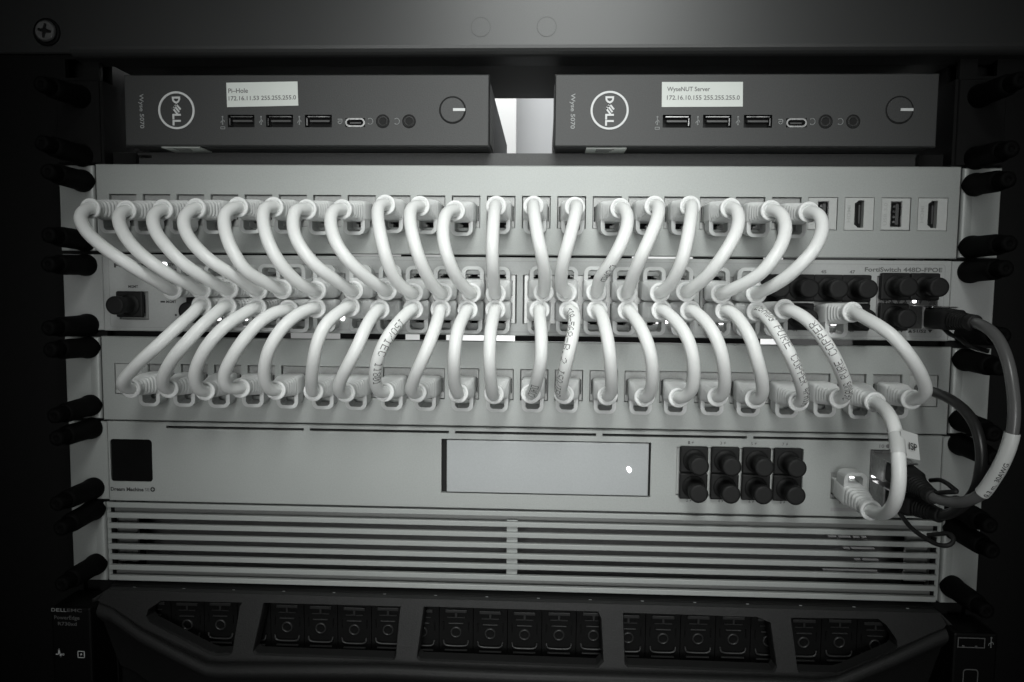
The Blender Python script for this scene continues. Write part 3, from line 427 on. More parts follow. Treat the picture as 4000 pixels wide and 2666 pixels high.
def ear(g, sx, zb, zt, groove=True, xo=241.3, y=0.0):
    # flat ear with a rolled bend towards the body
    a, b = sx * xo, sx * 222.4
    g.plate(min(a, b), max(a, b), zb, zt, y, y + 2, [], .35)
    prof = [(222.4, .0), (223.4, -.45), (224.8, -.5), (226.2, -.25), (227.6, .05)]
    V = []; F = []
    for i, (x, yy) in enumerate([(222.35, 1.2)] + prof): V += [(sx * x, y + yy - .06, zb + .4), (sx * x, y + yy - .06, zt - .4)]
    for i in range(len(prof)): F.append((2 * i, 2 * i + 1, 2 * i + 3, 2 * i + 2))
    g.add(V, F, True)
def patch_panel(label, zt, zb, kz, kinds):
    t = thing('patchbay', label, 'patch panel', (0, 0, zb), 'silver keystone patch panels')
    hol = [(x - 7.35, x + 7.35, kz - 8.25, kz + 8.25) for x in KX]
    g = G(); g.plate(-221.2, 221.2, zb, zt, -.6, 2.0, hol, .5, 3); g.build('front_plate', SILVER, t)
    for sx in (-1, 1):
        g = G(); ear(g, sx, zb + .6, zt - .6); g.build('ear', SILVER, t)
        G().box(min(sx * 221.25, sx * 222.3), max(sx * 221.25, sx * 222.3), 1.3, 2.0, zb + .5, zt - .5).build('groove', INNER, t)
    G().box(-220, 220, 7.2, 8, kz - 8.9, kz + 9.2).build('rear_tray', POSTM, t)
    for x, k in zip(KX, kinds):
        o = child('keystone', KMESH[k], t, (x, 0, kz))
        if k == 'jack': child('jack_socket', JIN, o); child('contacts', JCON, o); child('lettering', JTXT, o)
        if k == 'usb': child('usb_socket', UIN, o); child('shell_rim', URIM, o); child('tongue', UTON, o); child('lettering', UTXT, o)
        if k == 'hdmi': child('hdmi_socket', HIN, o); child('tongue', HTON, o); child('lettering', HTXT, o)
    return t
Z1, Z2 = -22.4, -111.6
pp1 = patch_panel('upper silver patch panel ending in USB and HDMI jacks, above the switch', 1.2, -44.5, Z1, ['jack'] * 20 + ['usb', 'hdmi', 'usb', 'hdmi'])
pp2 = patch_panel('lower silver patch panel with blank end openings, below the switch', -89.0, -134.0, Z2, ['blank'] + ['jack'] * 22 + ['blank'])
# dark strips added behind the gaps to block light from the rear
for a, b in ((-221, -128), (-95, -60), (-52, -38), (-1, 128), (176, 221)): G().box(a, b, 9, 11, -89.5, -84).build('gap_blocker', POSTM, pp2)
for a, b in ((-221, -118), (-108, -90), (-62, -52), (-36, 60), (92, 128), (188, 196), (210, 221)): G().box(a, b, 9, 11, -46.4, -43.2).build('gap_blocker', POSTM, pp1)

# ------------------------------------------------------------------ network switch
sw = thing('network_switch', 'pale grey 48-port switch between the two patch panels', 'switch', (0, 0, -86.2))
SZT, SZB = -45.5, -86.0
BL = [(-174.6, -89.4), (-86.8, 0.1), (3.2, 90.9), (93.5, 179.6)]
COLS = []
for a, b in BL:
    n = 6; p = (b - a - 2.2) / n; COLS += [a + 1.1 + p * (i + .5) for i in range(n)]
UPZ, LOZ = -61.3, -73.2
hol = [(a, b, -79.8, -54.4) for a, b in BL] + [(-210.8, -194.8, -80.0, -65.0), (182.6, 213.2, -79.9, -53.4)]
g = G(); g.plate(-219.2, 219.2, SZB, SZT, -.3, 2, hol, .4, 3); g.build('front_plate', SWITCHP, sw)
for sx in (-1, 1):
    g = G(); g.plate(min(sx * 219.5, sx * 241), max(sx * 219.5, sx * 241), SZB + .2, SZT - .2, 0, 2, [], .4); g.build('ear', SWITCHP, sw)
G().box(-218, 218, 12, 380, SZB + 1, SZT - 1).build('chassis', POSTM, sw)
for (a, b), k in zip(BL, range(4)):
    hs = []
    for cx in COLS[k * 6:k * 6 + 6]: hs += socket_holes(cx, UPZ, True) + socket_holes(cx, LOZ, False)
    p = G().plate(a + .35, b - .35, -79.45, -54.75, .2, 3, hs, .6, 8).build('port_block', HOUSE, sw)
    G().box(a + .5, b - .5, 8.4, 8.8, -79.3, -54.9).build('port_wells', INNER, p)
# MGMT port frame, SFP cages
p = G().plate(-210.5, -195.1, -79.7, -65.3, .3, 3, [(-209, -197, -77, -66.8)], .3, 6).build('management_port', HOUSE, sw); G().box(-210.4, -195.2, 6.4, 6.8, -79.6, -65.4).build('port_well', INNER, p)
p = G().plate(182.8, 213.0, -79.7, -53.6, .1, 3, [(184, 197.2, -64.2, -54.6), (198.6, 211.8, -64.2, -54.6), (184, 197.2, -78.8, -68.6), (198.6, 211.8, -78.8, -68.6)], .3, 8).build('transceiver_cage', STEEL, sw); G().box(183, 212.8, 8.4, 8.8, -79.5, -53.8).build('cage_wells', INNER, p)
g = G()
for x0, n in ((185.4, 4), (199.6, 4)):
    for k in range(n):
        x = x0 + 1.7 + k * 3.4; u = 1 if (k + (x0 > 190)) % 2 else -1
        if (x0 > 190 and k in (0, 2)): continue
        g.poly([[(x - 1.15, -66.3 - u * 1.0), (x + 1.15, -66.3 - u * 1.0), (x, -66.3 + u * 1.1)]], -.05, .3)
g.build('arrow_marks', INK, sw)
G().box(184.0, 212.5, .0, .08, -67.9, -64.9).build('bright_strip', CHROME, sw)
# thin border of the printed overlay
g = G(); g.poly([rrect(-215.9, 216.1, -84.1, -47.4, 1.6), rrect(-215.7, 215.9, -83.9, -47.6, 1.5)], -.42, .1); g.build('overlay_border', mat('overlay_edge_ink', (0.30, 0.305, 0.30), 0.6), sw)
GREYT = mat('dark_grey_print', (0.13, 0.135, 0.13), 0.6)
yt = -.38
text('FortiSwitch 448D-FPOE', 176.2, 214.6, -51.25, -48.95, yt, GREYT, sw, wt=.03)
text('FORTINET', -212.9, -188.0, -52.6, -50.2, yt, INK, sw, wt=.05)
for t_, a, b, c, d in (('POWER', -184.7, -177.4, -51.4, -49.9), ('ALARM', -184.7, -177.4, -54.4, -52.9), ('MGMT', -205.5, -200.2, -63.2, -61.8), ('MGMT', -185.2, -179.8, -71.0, -69.6), ('45', 154.4, 157.2, -52.3, -50.6), ('47', 168.7, 171.5, -52.3, -50.6), ('44', 141.2, 143.8, -82.0, -80.6), ('46', 155.2, 157.8, -82.0, -80.6), ('48', 169.5, 172.1, -82.0, -80.6), ('51/52', 201.6, 208.2, -81.9, -80.3), ('49/50', 187.4, 194.0, -81.9, -80.3)):
    text(t_, a, b, c, d, yt, INK if len(t_) > 2 else INKSOFT, sw, wt=.035)
g = G()
for x, u in ((200.2, 1), (210.1, -1), (186.0, 1), (195.9, -1)): g.poly([[(x - 1.2, -81.1 - u * .8), (x + 1.2, -81.1 - u * .8), (x, -81.1 + u * .8)]], yt, .05)
g.box(-188.3, -185.9, -.44, -.36, -70.8, -69.9); g.lathe(-180.2, -77.3, [(.6, .1), (.6, .14)], 12, -.3)
g.build('front_marks', INK, sw)
for x, z, a, b in ((-186.2, -50.7, 1.9, 1.1), (-91.1, -77.9, 1.1, 1.2), (72.9, -77.8, .9, .9), (77.3, -77.6, 1.2, 1.0), (87.2, -77.6, 1.1, .8), (105.5, -77.9, 1.7, .8), (161.8, -77.9, 1.5, .7), (-157.3, -79.2, 1.0, .6), (-142.8, -79.1, 1.0, .6), (201.7, -66.0, .8, .8)):
    G().poly([rrect(x - a, x + a, z - b, z + b, min(a, b) * .8, 3)], -.5, .2).build('status_light', LED_GLINT, sw)

# ------------------------------------------------------------------ gateway
gw = thing('gateway', 'silver gateway with black square screen, drive bay and eight plugged ports', 'gateway', (0, 0, -178.4))
GZT, GZB = -134.7, -178.2
slots = [(-186.9, -112.3), (-109.1, -34.9), (-31.7, 42.3), (45.6, 120.1), (123.4, 197.0)]
hol = [(a, b, -138.0, -136.6) for a, b in slots] + [(-218.2, -194.8, -167.6, -144.1), (-38.9, 71.0, -169.9, -140.9), (84.2, 149.4, -168.7, -142.8), (163.8, 176.6, -168.7, -154.8), (183.2, 198.2, -170.8, -142.4)]
g = G(); g.plate(-219.4, 219.4, GZB, GZT, -.6, 2, hol, .5, 2.4); g.build('front_plate', SILVER, gw)
for sx in (-1, 1):
    g = G(); g.plate(min(sx * 219.9, sx * 241), max(sx * 219.9, sx * 241), GZB + .5, GZT - .4, 0, 2, [], .4); g.build('ear', SILVER, gw)
    G().box(min(sx * 219.3, sx * 220), max(sx * 219.3, sx * 220), 1.2, 1.6, GZB + .5, GZT - .5).build('groove', INNER, gw)
for a, b in slots: G().box(a - .2, b + .2, 1.9, 2.2, -138.2, -136.4).build('vent_slot', INNER, gw)
G().box(-216, 216, 12, 300, GZB + 1, GZT - 1.2).build('chassis', POSTM, gw)
g = G(); g.poly([[(-218.4, -143.9), (-194.6, -143.9), (-194.6, -167.8), (-218.4, -167.8)], rrect(-218.0, -195.0, -167.4, -144.3, 1.9)], -.62, .1); g.build('screen_surround', SILVER, gw)
G().box(-218.1, -194.9, .5, 1, -167.5, -144.2).build('screen', SCREEN, gw)
G().box(-36.1, 69.9, -.5, 2, -169.4, -141.5, .3).build('drive_bay_cover', mat('satin_cover', (0.365, 0.38, 0.385), 0.42, 0.22, 0.5, grain=0.05, gscale=1400, bump=.1), gw)
G().box(-38.8, 70.9, 2.1, 2.4, -169.8, -141.0).build('bay_shadow_gap', INNER, gw)
G().poly([[(59.8 + 1.2 * math.cos(a) * (.8 if math.sin(a) < 0 else 1), -155.5 + 1.5 * math.sin(a) - .5 * math.cos(a)) for a in [k * math.pi / 8 for k in range(16)]]], -.75, .2).build('status_light', LED_GLINT, gw)
p = G().plate(84.5, 149.1, -168.4, -143.1, .6, 3, [(86.2 + 16.15 * k, 98.6 + 16.15 * k, z0, z0 + 9.5) for k in range(4) for z0 in (-167.2, -154.1)], .4, 7).build('port_block', BLANKP, gw); G().box(84.6, 149, 7.2, 7.6, -168.3, -143.2).build('port_wells', INNER, p)
p = G().plate(164.0, 176.4, -168.4, -155.0, -.1, 3, [(h[0], h[1], h[2], h[3]) for h in socket_holes(170.2, -162.2, True)], .3, 7).build('uplink_port', HOUSE, gw); G().box(164.1, 176.3, 7.2, 7.6, -168.3, -155.1).build('port_well', INNER, p)
p = G().plate(183.4, 198.0, -170.6, -142.6, -.4, 3, [(184.2, 197.4, -155.6, -144.4), (184.2, 197.4, -169.6, -158.0)], .3, 8).build('transceiver_cage', CHROME, gw); G().box(183.5, 197.9, 8.2, 8.6, -170.5, -142.7).build('cage_wells', INNER, p)
text('Dream Machine', -220.0 + 1.6, -200.2, -172.75, -170.65, -.68, INK, gw, wt=.04); text('SE', -199.6, -196.9, -172.6, -170.75, -.68, INKSOFT, gw)
g = G(); g.poly([circ(-195.2, -171.5, 1.35, 24)], -.68, .05); g.build('bolt_badge', INK, gw)
g = G(); g.poly([[(-194.9, -170.5), (-196.0, -171.7), (-195.3, -171.7), (-195.5, -172.5), (-194.4, -171.3), (-195.1, -171.3)]], -.76, .04); g.build('bolt_mark', SILVER, gw)
def bolt(g, x, z, y=-.68): g.poly([[(x + .5, z + .9), (x - .7, z - .1), (x - .1, z - .1), (x - .5, z - .9), (x + .7, z + .15), (x + .1, z + .15)]], y, .04)
g = G()
for k, (xu, xl) in enumerate(zip((91.1, 107.6, 123.4, 139.4), (90.9, 107.4, 123.2, 139.2))):
    text(str(2 * k + 1), xu - 1.1, xu - .1, -141.3, -139.7, -.68, None, None, g=g); bolt(g, xu + 1.3, -140.4)
    text(str(2 * k + 2), xl - 1.1, xl - .1, -171.9, -170.3, -.68, None, None, g=g); bolt(g, xl + 1.2, -171.1)
text('9', 168.3, 169.3, -171.4, -169.9, -.68, None, None, g=g); text('10', 187.6, 190.0, -141.4, -139.6, -.68, None, None, g=g)
g.poly([circ(192.0, -140.5, 1.1, 16)], -.68, .05)
g.build('port_numbers', INKSOFT, gw, kind='stuff')
G().box(164.2, 184.0, -.66, -.55, -175.2, -173.3).build('grey_strip', mat('grey_strip_print', (0.30, 0.30, 0.30), .6), gw)
for a, b, c, d in ((184.6, 187.4, -157.0, -155.8), (184.4, 186.6, -159.4, -158.4), (173.2, 175.6, -157.9, -156.9), (173.4, 175.3, -156.1, -155.2)): G().box(a, b, -1.2, -.2, c, d, .35).build('port_light_glint', LED_GLINT, gw)  # port lights; the pair on the cage imitates reflections in its metal

# ------------------------------------------------------------------ vent panel
vp = thing('vent_panel', 'silver vented blanking panel with horizontal slats below the gateway', 'vent panel', (0, 0, -223))
for sx in (-1, 1):
    g = G(); ear(g, sx, -222.8, -179.6, xo=241); g.build('ear', SILVER, vp)
    G().box(min(sx * 220.4, sx * 222.3), max(sx * 220.4, sx * 222.3), 2.0, 12, -222.5, -179.5).build('end_wall', SILVER, vp)
tops = [-179.2, -185.0, -190.7, -196.5, -202.3, -208.1, -213.9, -219.7]
sg = G(); sg.box(-221, 220.3, -.6, 1.6, -1.4, 1.4, .35); SL = sg.mesh('slat', SILVER)
for z in tops: child('slat', SL, vp, (0, 0, z - 1.4))
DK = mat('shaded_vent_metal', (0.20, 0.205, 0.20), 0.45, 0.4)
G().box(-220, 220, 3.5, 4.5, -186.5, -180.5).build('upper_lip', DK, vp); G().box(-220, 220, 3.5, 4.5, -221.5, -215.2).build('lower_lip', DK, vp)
G().box(-4.0, 1.7, 1.5, 3, -214.5, -184.5).build('centre_rib', SILVER, vp)
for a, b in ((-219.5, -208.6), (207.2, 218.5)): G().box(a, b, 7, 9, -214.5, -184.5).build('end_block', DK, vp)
glint_slits = []  # openings shaped to imitate reflections inside the vent
for lst, z0 in (((163.5, 167.6), (168.6, 174.8), (176.2, 179.4), (180.6, 183)), -189.2), (((171.5, 174.6), (175.5, 187.5)), -195.2), (((177.5, 180.6), (181.6, 189.8)), -201.2), (((161.5, 189.5),), -207.1):
    for a, b in lst:
        q = lambda x, z: (13.9 + (x - 13.9) * 1.088, -59.2 + (z + 59.2) * 1.088)
        glint_slits.append([q(a + 1.4, z0 - .75), q(b + 1.4, z0 - .75), q(b, z0 + 1.0), q(a, z0 + 1.0)])
bp = G(); bp.poly([[(-221, -234), (221, -234), (221, -179.3), (-221, -179.3)]] + glint_slits, 34, 2); bp.build('glint_baffle', mat('dark_baffle', (0.13, 0.13, 0.13), .4, .2), vp)  # plate added to keep the vent gaps dark, pierced for the glints

# ------------------------------------------------------------------ server with bezel
sv = thing('rack_server', 'black rack server behind a sculpted gunmetal bezel with five openings', 'server', (0, 0, -290))
brow, face, wins = [[tuple(q) for q in lp] for lp in (DATA['brow'], DATA['face'])] + [[[tuple(q) for q in lp] for lp in DATA['wins']]]
def by(x, z): return -10 - 8 * min(1.0, max(0.0, (-224.0 - z) / 33.0))
def bb(x, z): return -10 - 15 * min(1.0, max(0.0, (-224.0 - z) / 31.0))
def dens(lp, st=6.0):
    o = []
    for a, b in zip(lp, lp[1:] + lp[:1]):
        n = max(1, int(math.hypot(b[0] - a[0], b[1] - a[1]) / st)); o += [(a[0] + (b[0] - a[0]) * k / n, a[1] + (b[1] - a[1]) * k / n) for k in range(n)]
    return o
upl = face[::-1] + [(-216.9, -224.0), (218, -224.2)]
g = G(); g.poly([upl] + wins, 0, 0, by)
for wn in wins:
    ww = dens(wn); n = len(ww)
    cx = sum(q[0] for q in ww) / n; cz = sum(q[1] for q in ww) / n
    r0 = [(x, by(x, z), z) for x, z in ww]; r1 = [(x + (cx - x) * .012, by(x, z) + 1.4, z + (cz - z) * .05) for x, z in ww]; r2 = [(x + (cx - x) * .02, by(x, z) + 8, z + (cz - z) * .07) for x, z in ww]
    g.rings([r0, r1, r2], False, False, False)
# brow roll and the face below it
n = len(brow); rs = []
rs.append([(x, by(x, z), z) for x, z in face])
for q in (.3, .75): rs.append([(a[0] + (b[0] - a[0]) * q, by(*a) * (1 - q) + bb(*b) * q, a[1] * (1 - q) + b[1] * q + .5) for a, b in zip(face, brow)])
for dz, dy in ((0, 0), (-.9, -1.0), (-2.0, -1.7), (-3.4, -1.9), (-5.2, -1.2), (-7.5, 1.0), (-11, 4.5), (-42, 18)): rs.append([(x, bb(x, z) + dy, z + dz) for x, z in brow])
V = [q for r in rs for q in r]; F = [(i * n + j, i * n + j + 1, (i + 1) * n + j + 1, (i + 1) * n + j) for i in range(len(rs) - 1) for j in range(n - 1)]
g.add(V, F, True)
g.quad((-216.9, -10, -224.0), (218, -10, -224.2), (218, 2, -224.3), (-216.9, 2, -224.2))
for sx, q in ((-1, brow[0]), (1, brow[-1])): g.quad((q[0], bb(*q), q[1]), (sx * 217.5, -10, -224.1), (sx * 217.5, 6, -224.1), (q[0], 6, -270), (q[0], bb(*q) + 12, -270))
g.build('bezel', BEZ, sv)
for x0 in (-206, 205): G().lathe(0, 0, [(3.6, 0), (3.4, .1)], 18).build('bezel_dimple', CARR, sv).matrix_local = Matrix.Translation((Vector((x0, -13, -224.9)) - origin(sv)) * MM) @ Matrix.Rotation(math.radians(-86), 4, 'X')
G().box(-240, 240, 6, 20, -300, -224.6).build('front_frame', POSTM, sv)
g = G(); g.box(-218, 218, -5, 6, -226, -223.6, .4); g.build('top_rail', POSTM, sv)
g = G()
for k in range(16): g.box(-205 + 27.2 * k, -203.6 + 27.2 * k, -5.5, -4.9, -224.8, -224.0)
g.build('index_marks', DIMPRINT, sv)
# drive carriers
cg = G(); cg.box(-9.0, 9.0, 0, 9, -15, 15); CM = cg.mesh('drive_carrier', CARR)
rg = G(); rg.rings([[(r * math.cos(2 * math.pi * j / 24), y, r * math.sin(2 * math.pi * j / 24)) for j in range(24)] for r, y in ((3.0, -.2), (2.85, -1.1), (2.3, -1.1), (2.2, -.2))], False, False); RM = rg.mesh('release_ring', CARRL)
hg = G(); hg.tube(spline([(-6.6, -.6, -4.4), (-6.3, -.9, -6.2), (-4.8, -1.1, -7.2), (0, -1.1, -7.4), (4.8, -1.1, -7.2), (6.3, -.9, -6.2), (6.6, -.6, -4.4)], 20, 0), .55, 6)
HM = hg.mesh('latch_bow', CARRL)
bg_ = G(); bg_.box(-6, 6, -1.2, 0, -10.4, -9.6, .2); bg_.box(-4, 4, -1.3, 0, 4.7, 5.3, .2); BM_ = bg_.mesh('handle_bar', CARRL)
vg = G(); vg.box(-5.8, 5.8, -.9, 0, 10.6, 12.4, .3); vg.box(-4.6, -.7, -.8, 0, 7.9, 8.4); vg.box(.7, 4.6, -.8, 0, 7.9, 8.4); vg.box(-.5, .5, -.8, 0, 8, 10.8); VM = vg.mesh('vent_cap', CARRL)
sd = G()
for sx in (-1, 1): sd.box(min(sx * 7.0, sx * 6.4), max(sx * 7.0, sx * 6.4), -.8, 0, 1.0, 5.6, .2)
SM_ = sd.mesh('side_rail', CARR)
for i in range(-1, 21):
    o = child('drive_carrier', CM, sv, (-177.2 + 18.33 * i, -1.5, -245.3 + random.uniform(-.5, .5)))
    for nm, me in (('release_ring', RM), ('latch_bow', HM), ('handle_bar', BM_), ('vent_cap', VM), ('side_rail', SM_)): child(nm, me, o)
# rack ears of the server
for sx in (-1, 1):
    p = G().box(min(sx * 219.5, sx * 241), max(sx * 219.5, sx * 241), -20, 2, -300, -229.5, 1.2).build('rack_ear', CARR, sv)
    if sx < 0:
        text('D', -240.9 + .4, -238.3, -231.9, -229.9 - .2, -20.08, DIMPRINT, p)
        text('E', -237.9, -236.1, -231.9, -230.1, -20.08, DIMPRINT, p); text('LL', -235.6, -232.4, -231.9, -230.1, -20.08, DIMPRINT, p); text('EMC', -232.0, -224.2, -231.9, -230.1, -20.08, FAINT, p)
        text('PowerEdge', -239.1, -225.6, -236.6, -234.0, -20.08, FAINT, p); text('R730xd', -237.2, -227.2, -239.3, -237.4, -20.08, FAINT, p)
        g = G(); z = -255.0
        g.stroke([(-238.8, z), (-237.6, z), (-237.2, z + 3.0), (-236.5, z - 1.2), (-236.0, z + .3), (-234.6, z)], .5, -20.08); g.poly([circ(-234.9, z, .6, 10)], -20.08, .05)
        a, b, c, d = -227.1, -223.7, -256.4, -253.0
        g.stroke([(a, c), (b, c), (b, d), (a, d), (a, c)], .36, -20.08); bolt(g, (a + b) / 2, (c + d) / 2, -20.1); g.build('status_icons', LOGO, p)
    else:
        a, b, c, d = 221.4, 234.6, -236.9, -231.7
        g = G(); g.poly([[(a, c), (b, c), (b, d), (a, d)], [(a + .4, c + .4), (b - .4, c + .4), (b - .4, d - .4), (a + .4, d - .4)]], -20.3, .3); g.box(a + 2.2, a + 3.3, -20.4, -20.1, c + .6, c + 1.1); g.box(b - 4.8, b - 3.7, -20.4, -20.1, c + .6, c + 1.1); g.build('usb_port', STEEL, p)
        G().box(a + .4, b - .4, -20.1, -20.02, c + .4, d - .4).build('usb_well', SCREEN, p)
        g = G(); usb_icon(g, 237.6, -234.2, 1.2, -20.08); g.build('usb_icon', DIMPRINT, p)
        G().poly([rrect(224.8, 232.2, -270, -247.9, 1.6), rrect(225.2, 231.8, -269, -248.3, 1.3)], -20.3, .3).build('handle_outline', STEEL, p)

# ------------------------------------------------------------------ rack studs
def stud_parts(t):
    G().lathe(0, 0, [(5.2, -1.8), (5.7, .1), (5.85, 1.6), (5.75, 3.0), (5.35, 5.0), (5.2, 8.0), (5.1, 20), (4.9, 22.4), (4.2, 23.2), (3.8, 23.3)], 28, 0, True, True).build('nut', STUDM, t)
    rs = []; seg = 18
    prof = [(3.6, 23), (3.6, 23.6)]
    for k in range(5): prof += [(4.0, 23.9 + k * 1.2), (3.5, 24.5 + k * 1.2)]
    prof += [(3.8, 30.2), (3.2, 31.0), (1.2, 31.2), (1.0, 30.6)]
    G().lathe(0, 0, prof, seg, 0, False, True).build('stud', STUDM, t)
st0 = None
UN = [('shelf', [35.5, 5.4]), ('upper patch panel', [-7.7, -38.6]), ('switch', [-51.4, -82.9]), ('lower patch panel', [-95.2, -126.2]), ('gateway', [-138.6, -171.4]), ('vent panel', [-183.0, -213.6])]
for sx, side in ((-1, 'left'), (1, 'right')):
    for nm, zs in UN:
        for z, pos in zip(zs, ('upper', 'lower')):
            if sx > 0 and nm == 'switch': z += .5
            lab = f'black rack stud at the {pos} {side} corner of the {nm}'
            L = (sx * 227.7, -.02, z)
            if st0 is None:
                st0 = thing('rack_stud', lab, 'rack stud', L, 'black rack studs holding the units'); stud_parts_mesh = None
                ORG[st0] = Vector((0, 0, 0)); stud_parts(st0); ORG[st0] = Vector(L)
                o = st0
            else: o = copy_tree(st0, L); o['label'] = lab
            o.rotation_euler = (math.radians(random.uniform(-3, 3)), 0, math.radians(random.uniform(-3.5, 3.5)))

# ------------------------------------------------------------------ dust plugs
dp0 = None
NUM = ['one', 'two', 'three', 'four', 'five', 'six', 'seven', 'eight']
def dust_plug(x, z, lab, y=0.0):
    global dp0
    if dp0 is None:
        dp0 = thing('dust_plug', lab, 'dust plug', (x, y, z), 'black dust plugs in unused ports'); ORG[dp0] = Vector((0, 0, 0))
        g = G(); g.box(-7.2, 7.2, -3.6, -.9, -6.85, 6.85, .8); g.box(-5.6, 5.6, -1.0, 5.5, -3.7, 3.7); g.build('plug_body', BLACKP, dp0)
        G().lathe(0, -.2, [(6.0, 3.3), (5.9, 3.9), (5.2, 4.3), (4.3, 4.6), (3.9, 6.0), (3.9, 10), (4.6, 12.2), (4.75, 13.5), (4.75, 16.4), (4.45, 17.0), (3.6, 17.05)], 28).build('knob', BLACKP, dp0)
        ORG[dp0] = Vector((x, y, z)); return dp0
    o = copy_tree(dp0, (x, y, z)); o['label'] = lab; return o
dust_plug(COLS[20], UPZ + 1.5, 'black dust plug half hidden behind a cable, top row of the switch')
dust_plug(COLS[21], UPZ + 1.5, 'black dust plug third from the end, top row of switch ports')
dust_plug(COLS[22], UPZ + 1.5, 'black dust plug second from the end, top row of switch ports')
dust_plug(COLS[23], UPZ + 1.5, 'black dust plug at the right end, top row of switch ports')
dust_plug(COLS[0] + .6, LOZ - 1.2, 'black dust plug behind the first lower cables, left end of the switch ports')
dust_plug(COLS[21], LOZ - 1.1, 'black dust plug between two cable boots, bottom row of the switch')
dust_plug(COLS[23], LOZ - 1.1, 'black dust plug at the right end of the bottom row, behind the last cable')
dust_plug(-203.6, -71.8, 'black dust plug in the square MGMT port of the switch')
dust_plug(190.6, -58.6, 'black dust plug in the upper left transceiver slot of the switch')
dust_plug(205.2, -58.6, 'black dust plug in the upper right transceiver slot of the switch')
dust_plug(190.6, -74.0, 'black dust plug in the lower left transceiver slot of the switch')
for k in range(4):
    dust_plug(92.9 + 16.0 * k, -149.0, f'black dust plug in the upper row of the gateway, under the figure {NUM[2 * k]}')
    dust_plug(92.9 + 16.0 * k, -162.9, f'black dust plug in the lower row of the gateway, above the figure {NUM[2 * k + 1]}')

# ------------------------------------------------------------------ patch cables
def boot_mesh():
    g = G(); NS = 28
    def sec(d, w, h, e):
        r = []
        for j in range(NS):
            a = 2 * math.pi * (j + .5) / NS; c, s = math.cos(a), math.sin(a)
            r.append((w / 2 * math.copysign(abs(c) ** (2 / e), c), -d, h / 2 * math.copysign(abs(s) ** (2 / e), s)))
        return r
    S = [sec(1.5, 11.3, 9.8, 9), sec(2.0, 11.7, 10.3, 8), sec(12.5, 11.7, 10.3, 7), sec(13.4, 11.2, 9.9, 5)]
    for k in range(5):
        d = 14.0 + k * 2.5; q = k / 4
        w = 11.1 - 2.4 * q; h = 10.0 - 1.6 * q; e = 4.2 - 1.9 * q
        S += [sec(d, w - .8, h - .8, e), sec(d + .5, w - .1, h - .1, e), sec(d + 1.6, w, h, e), sec(d + 2.0, w - .8, h - .8, e)]
    S += [sec(26.3, 8.2, 8.0, 2.2), sec(27.0, 9.2, 9.1, 2.1), sec(28.0, 9.75, 9.7, 2), sec(29.4, 9.9, 9.8, 2), sec(30.0, 9.6, 9.5, 2), sec(30.0, 7.6, 7.5, 2), sec(29.2, 6.9, 6.8, 2), sec(28.9, 4, 4, 2)]
    g.rings(S, True, True, True); return g
BM = boot_mesh().mesh('boot', BOOT)
def guard_mesh():
    g = G(); n = 10
    out = [(-5.6, -4.2), (-5.6, -8.4)] + [(-5.6 + 3.4 - 3.4 * math.cos(math.radians(a)), -8.4 - 3.4 * math.sin(math.radians(a))) for a in range(15, 91, 15)] + [(5.6 - 3.4 + 3.4 * math.cos(math.radians(a)), -8.4 - 3.4 * math.sin(math.radians(a))) for a in range(90, 0, -15)] + [(5.6, -8.4), (5.6, -4.2)]
    inn = [(-3.6, -4.9), (3.6, -4.9), (3.6, -9.0), (2.6, -10.1), (-2.6, -10.1), (-3.6, -9.0)]
    V = []
    g.poly([out, inn], -12.6, 0)
    for lp in (out, inn):
        k = len(lp); g.add([(x, -12.6, z) for x, z in lp] + [(x, -4.0, z + (.9 if z < -6 else 0)) for x, z in lp], [(i, (i + 1) % k, k + (i + 1) % k, k + i) for i in range(k)])
    return g
GM = guard_mesh().mesh('latch_guard', mat('thin_milky_plastic', (0.58, 0.59, 0.585), 0.42, 0, 0.4, sss=0.3))
pg = G(); pg.box(-5.75, 5.75, -2.6, 5.5, -4.0, 4.0, .3); PM = pg.mesh('plug', CLEAR)
def boot(t, J, F, flip):
    J, F = Vector(J), Vector(F); ey = (J - F).normalized(); ez = Vector((0, 0, 1)); ez = (ez - ey * ez.dot(ey)).normalized(); ex = ey.cross(ez)
    if flip: ex, ez = -ex, -ez
    s = (F - J).length / 30.0
    M = Matrix((ex, ey * s, ez)).transposed().to_4x4(); M.translation = (J - ORG[t]) * MM
    o = link(bpy.data.objects.new('boot', BM)); o.parent = t; o.matrix_local = M
    child('latch_guard', GM, o); child('plug', PM, o); return o
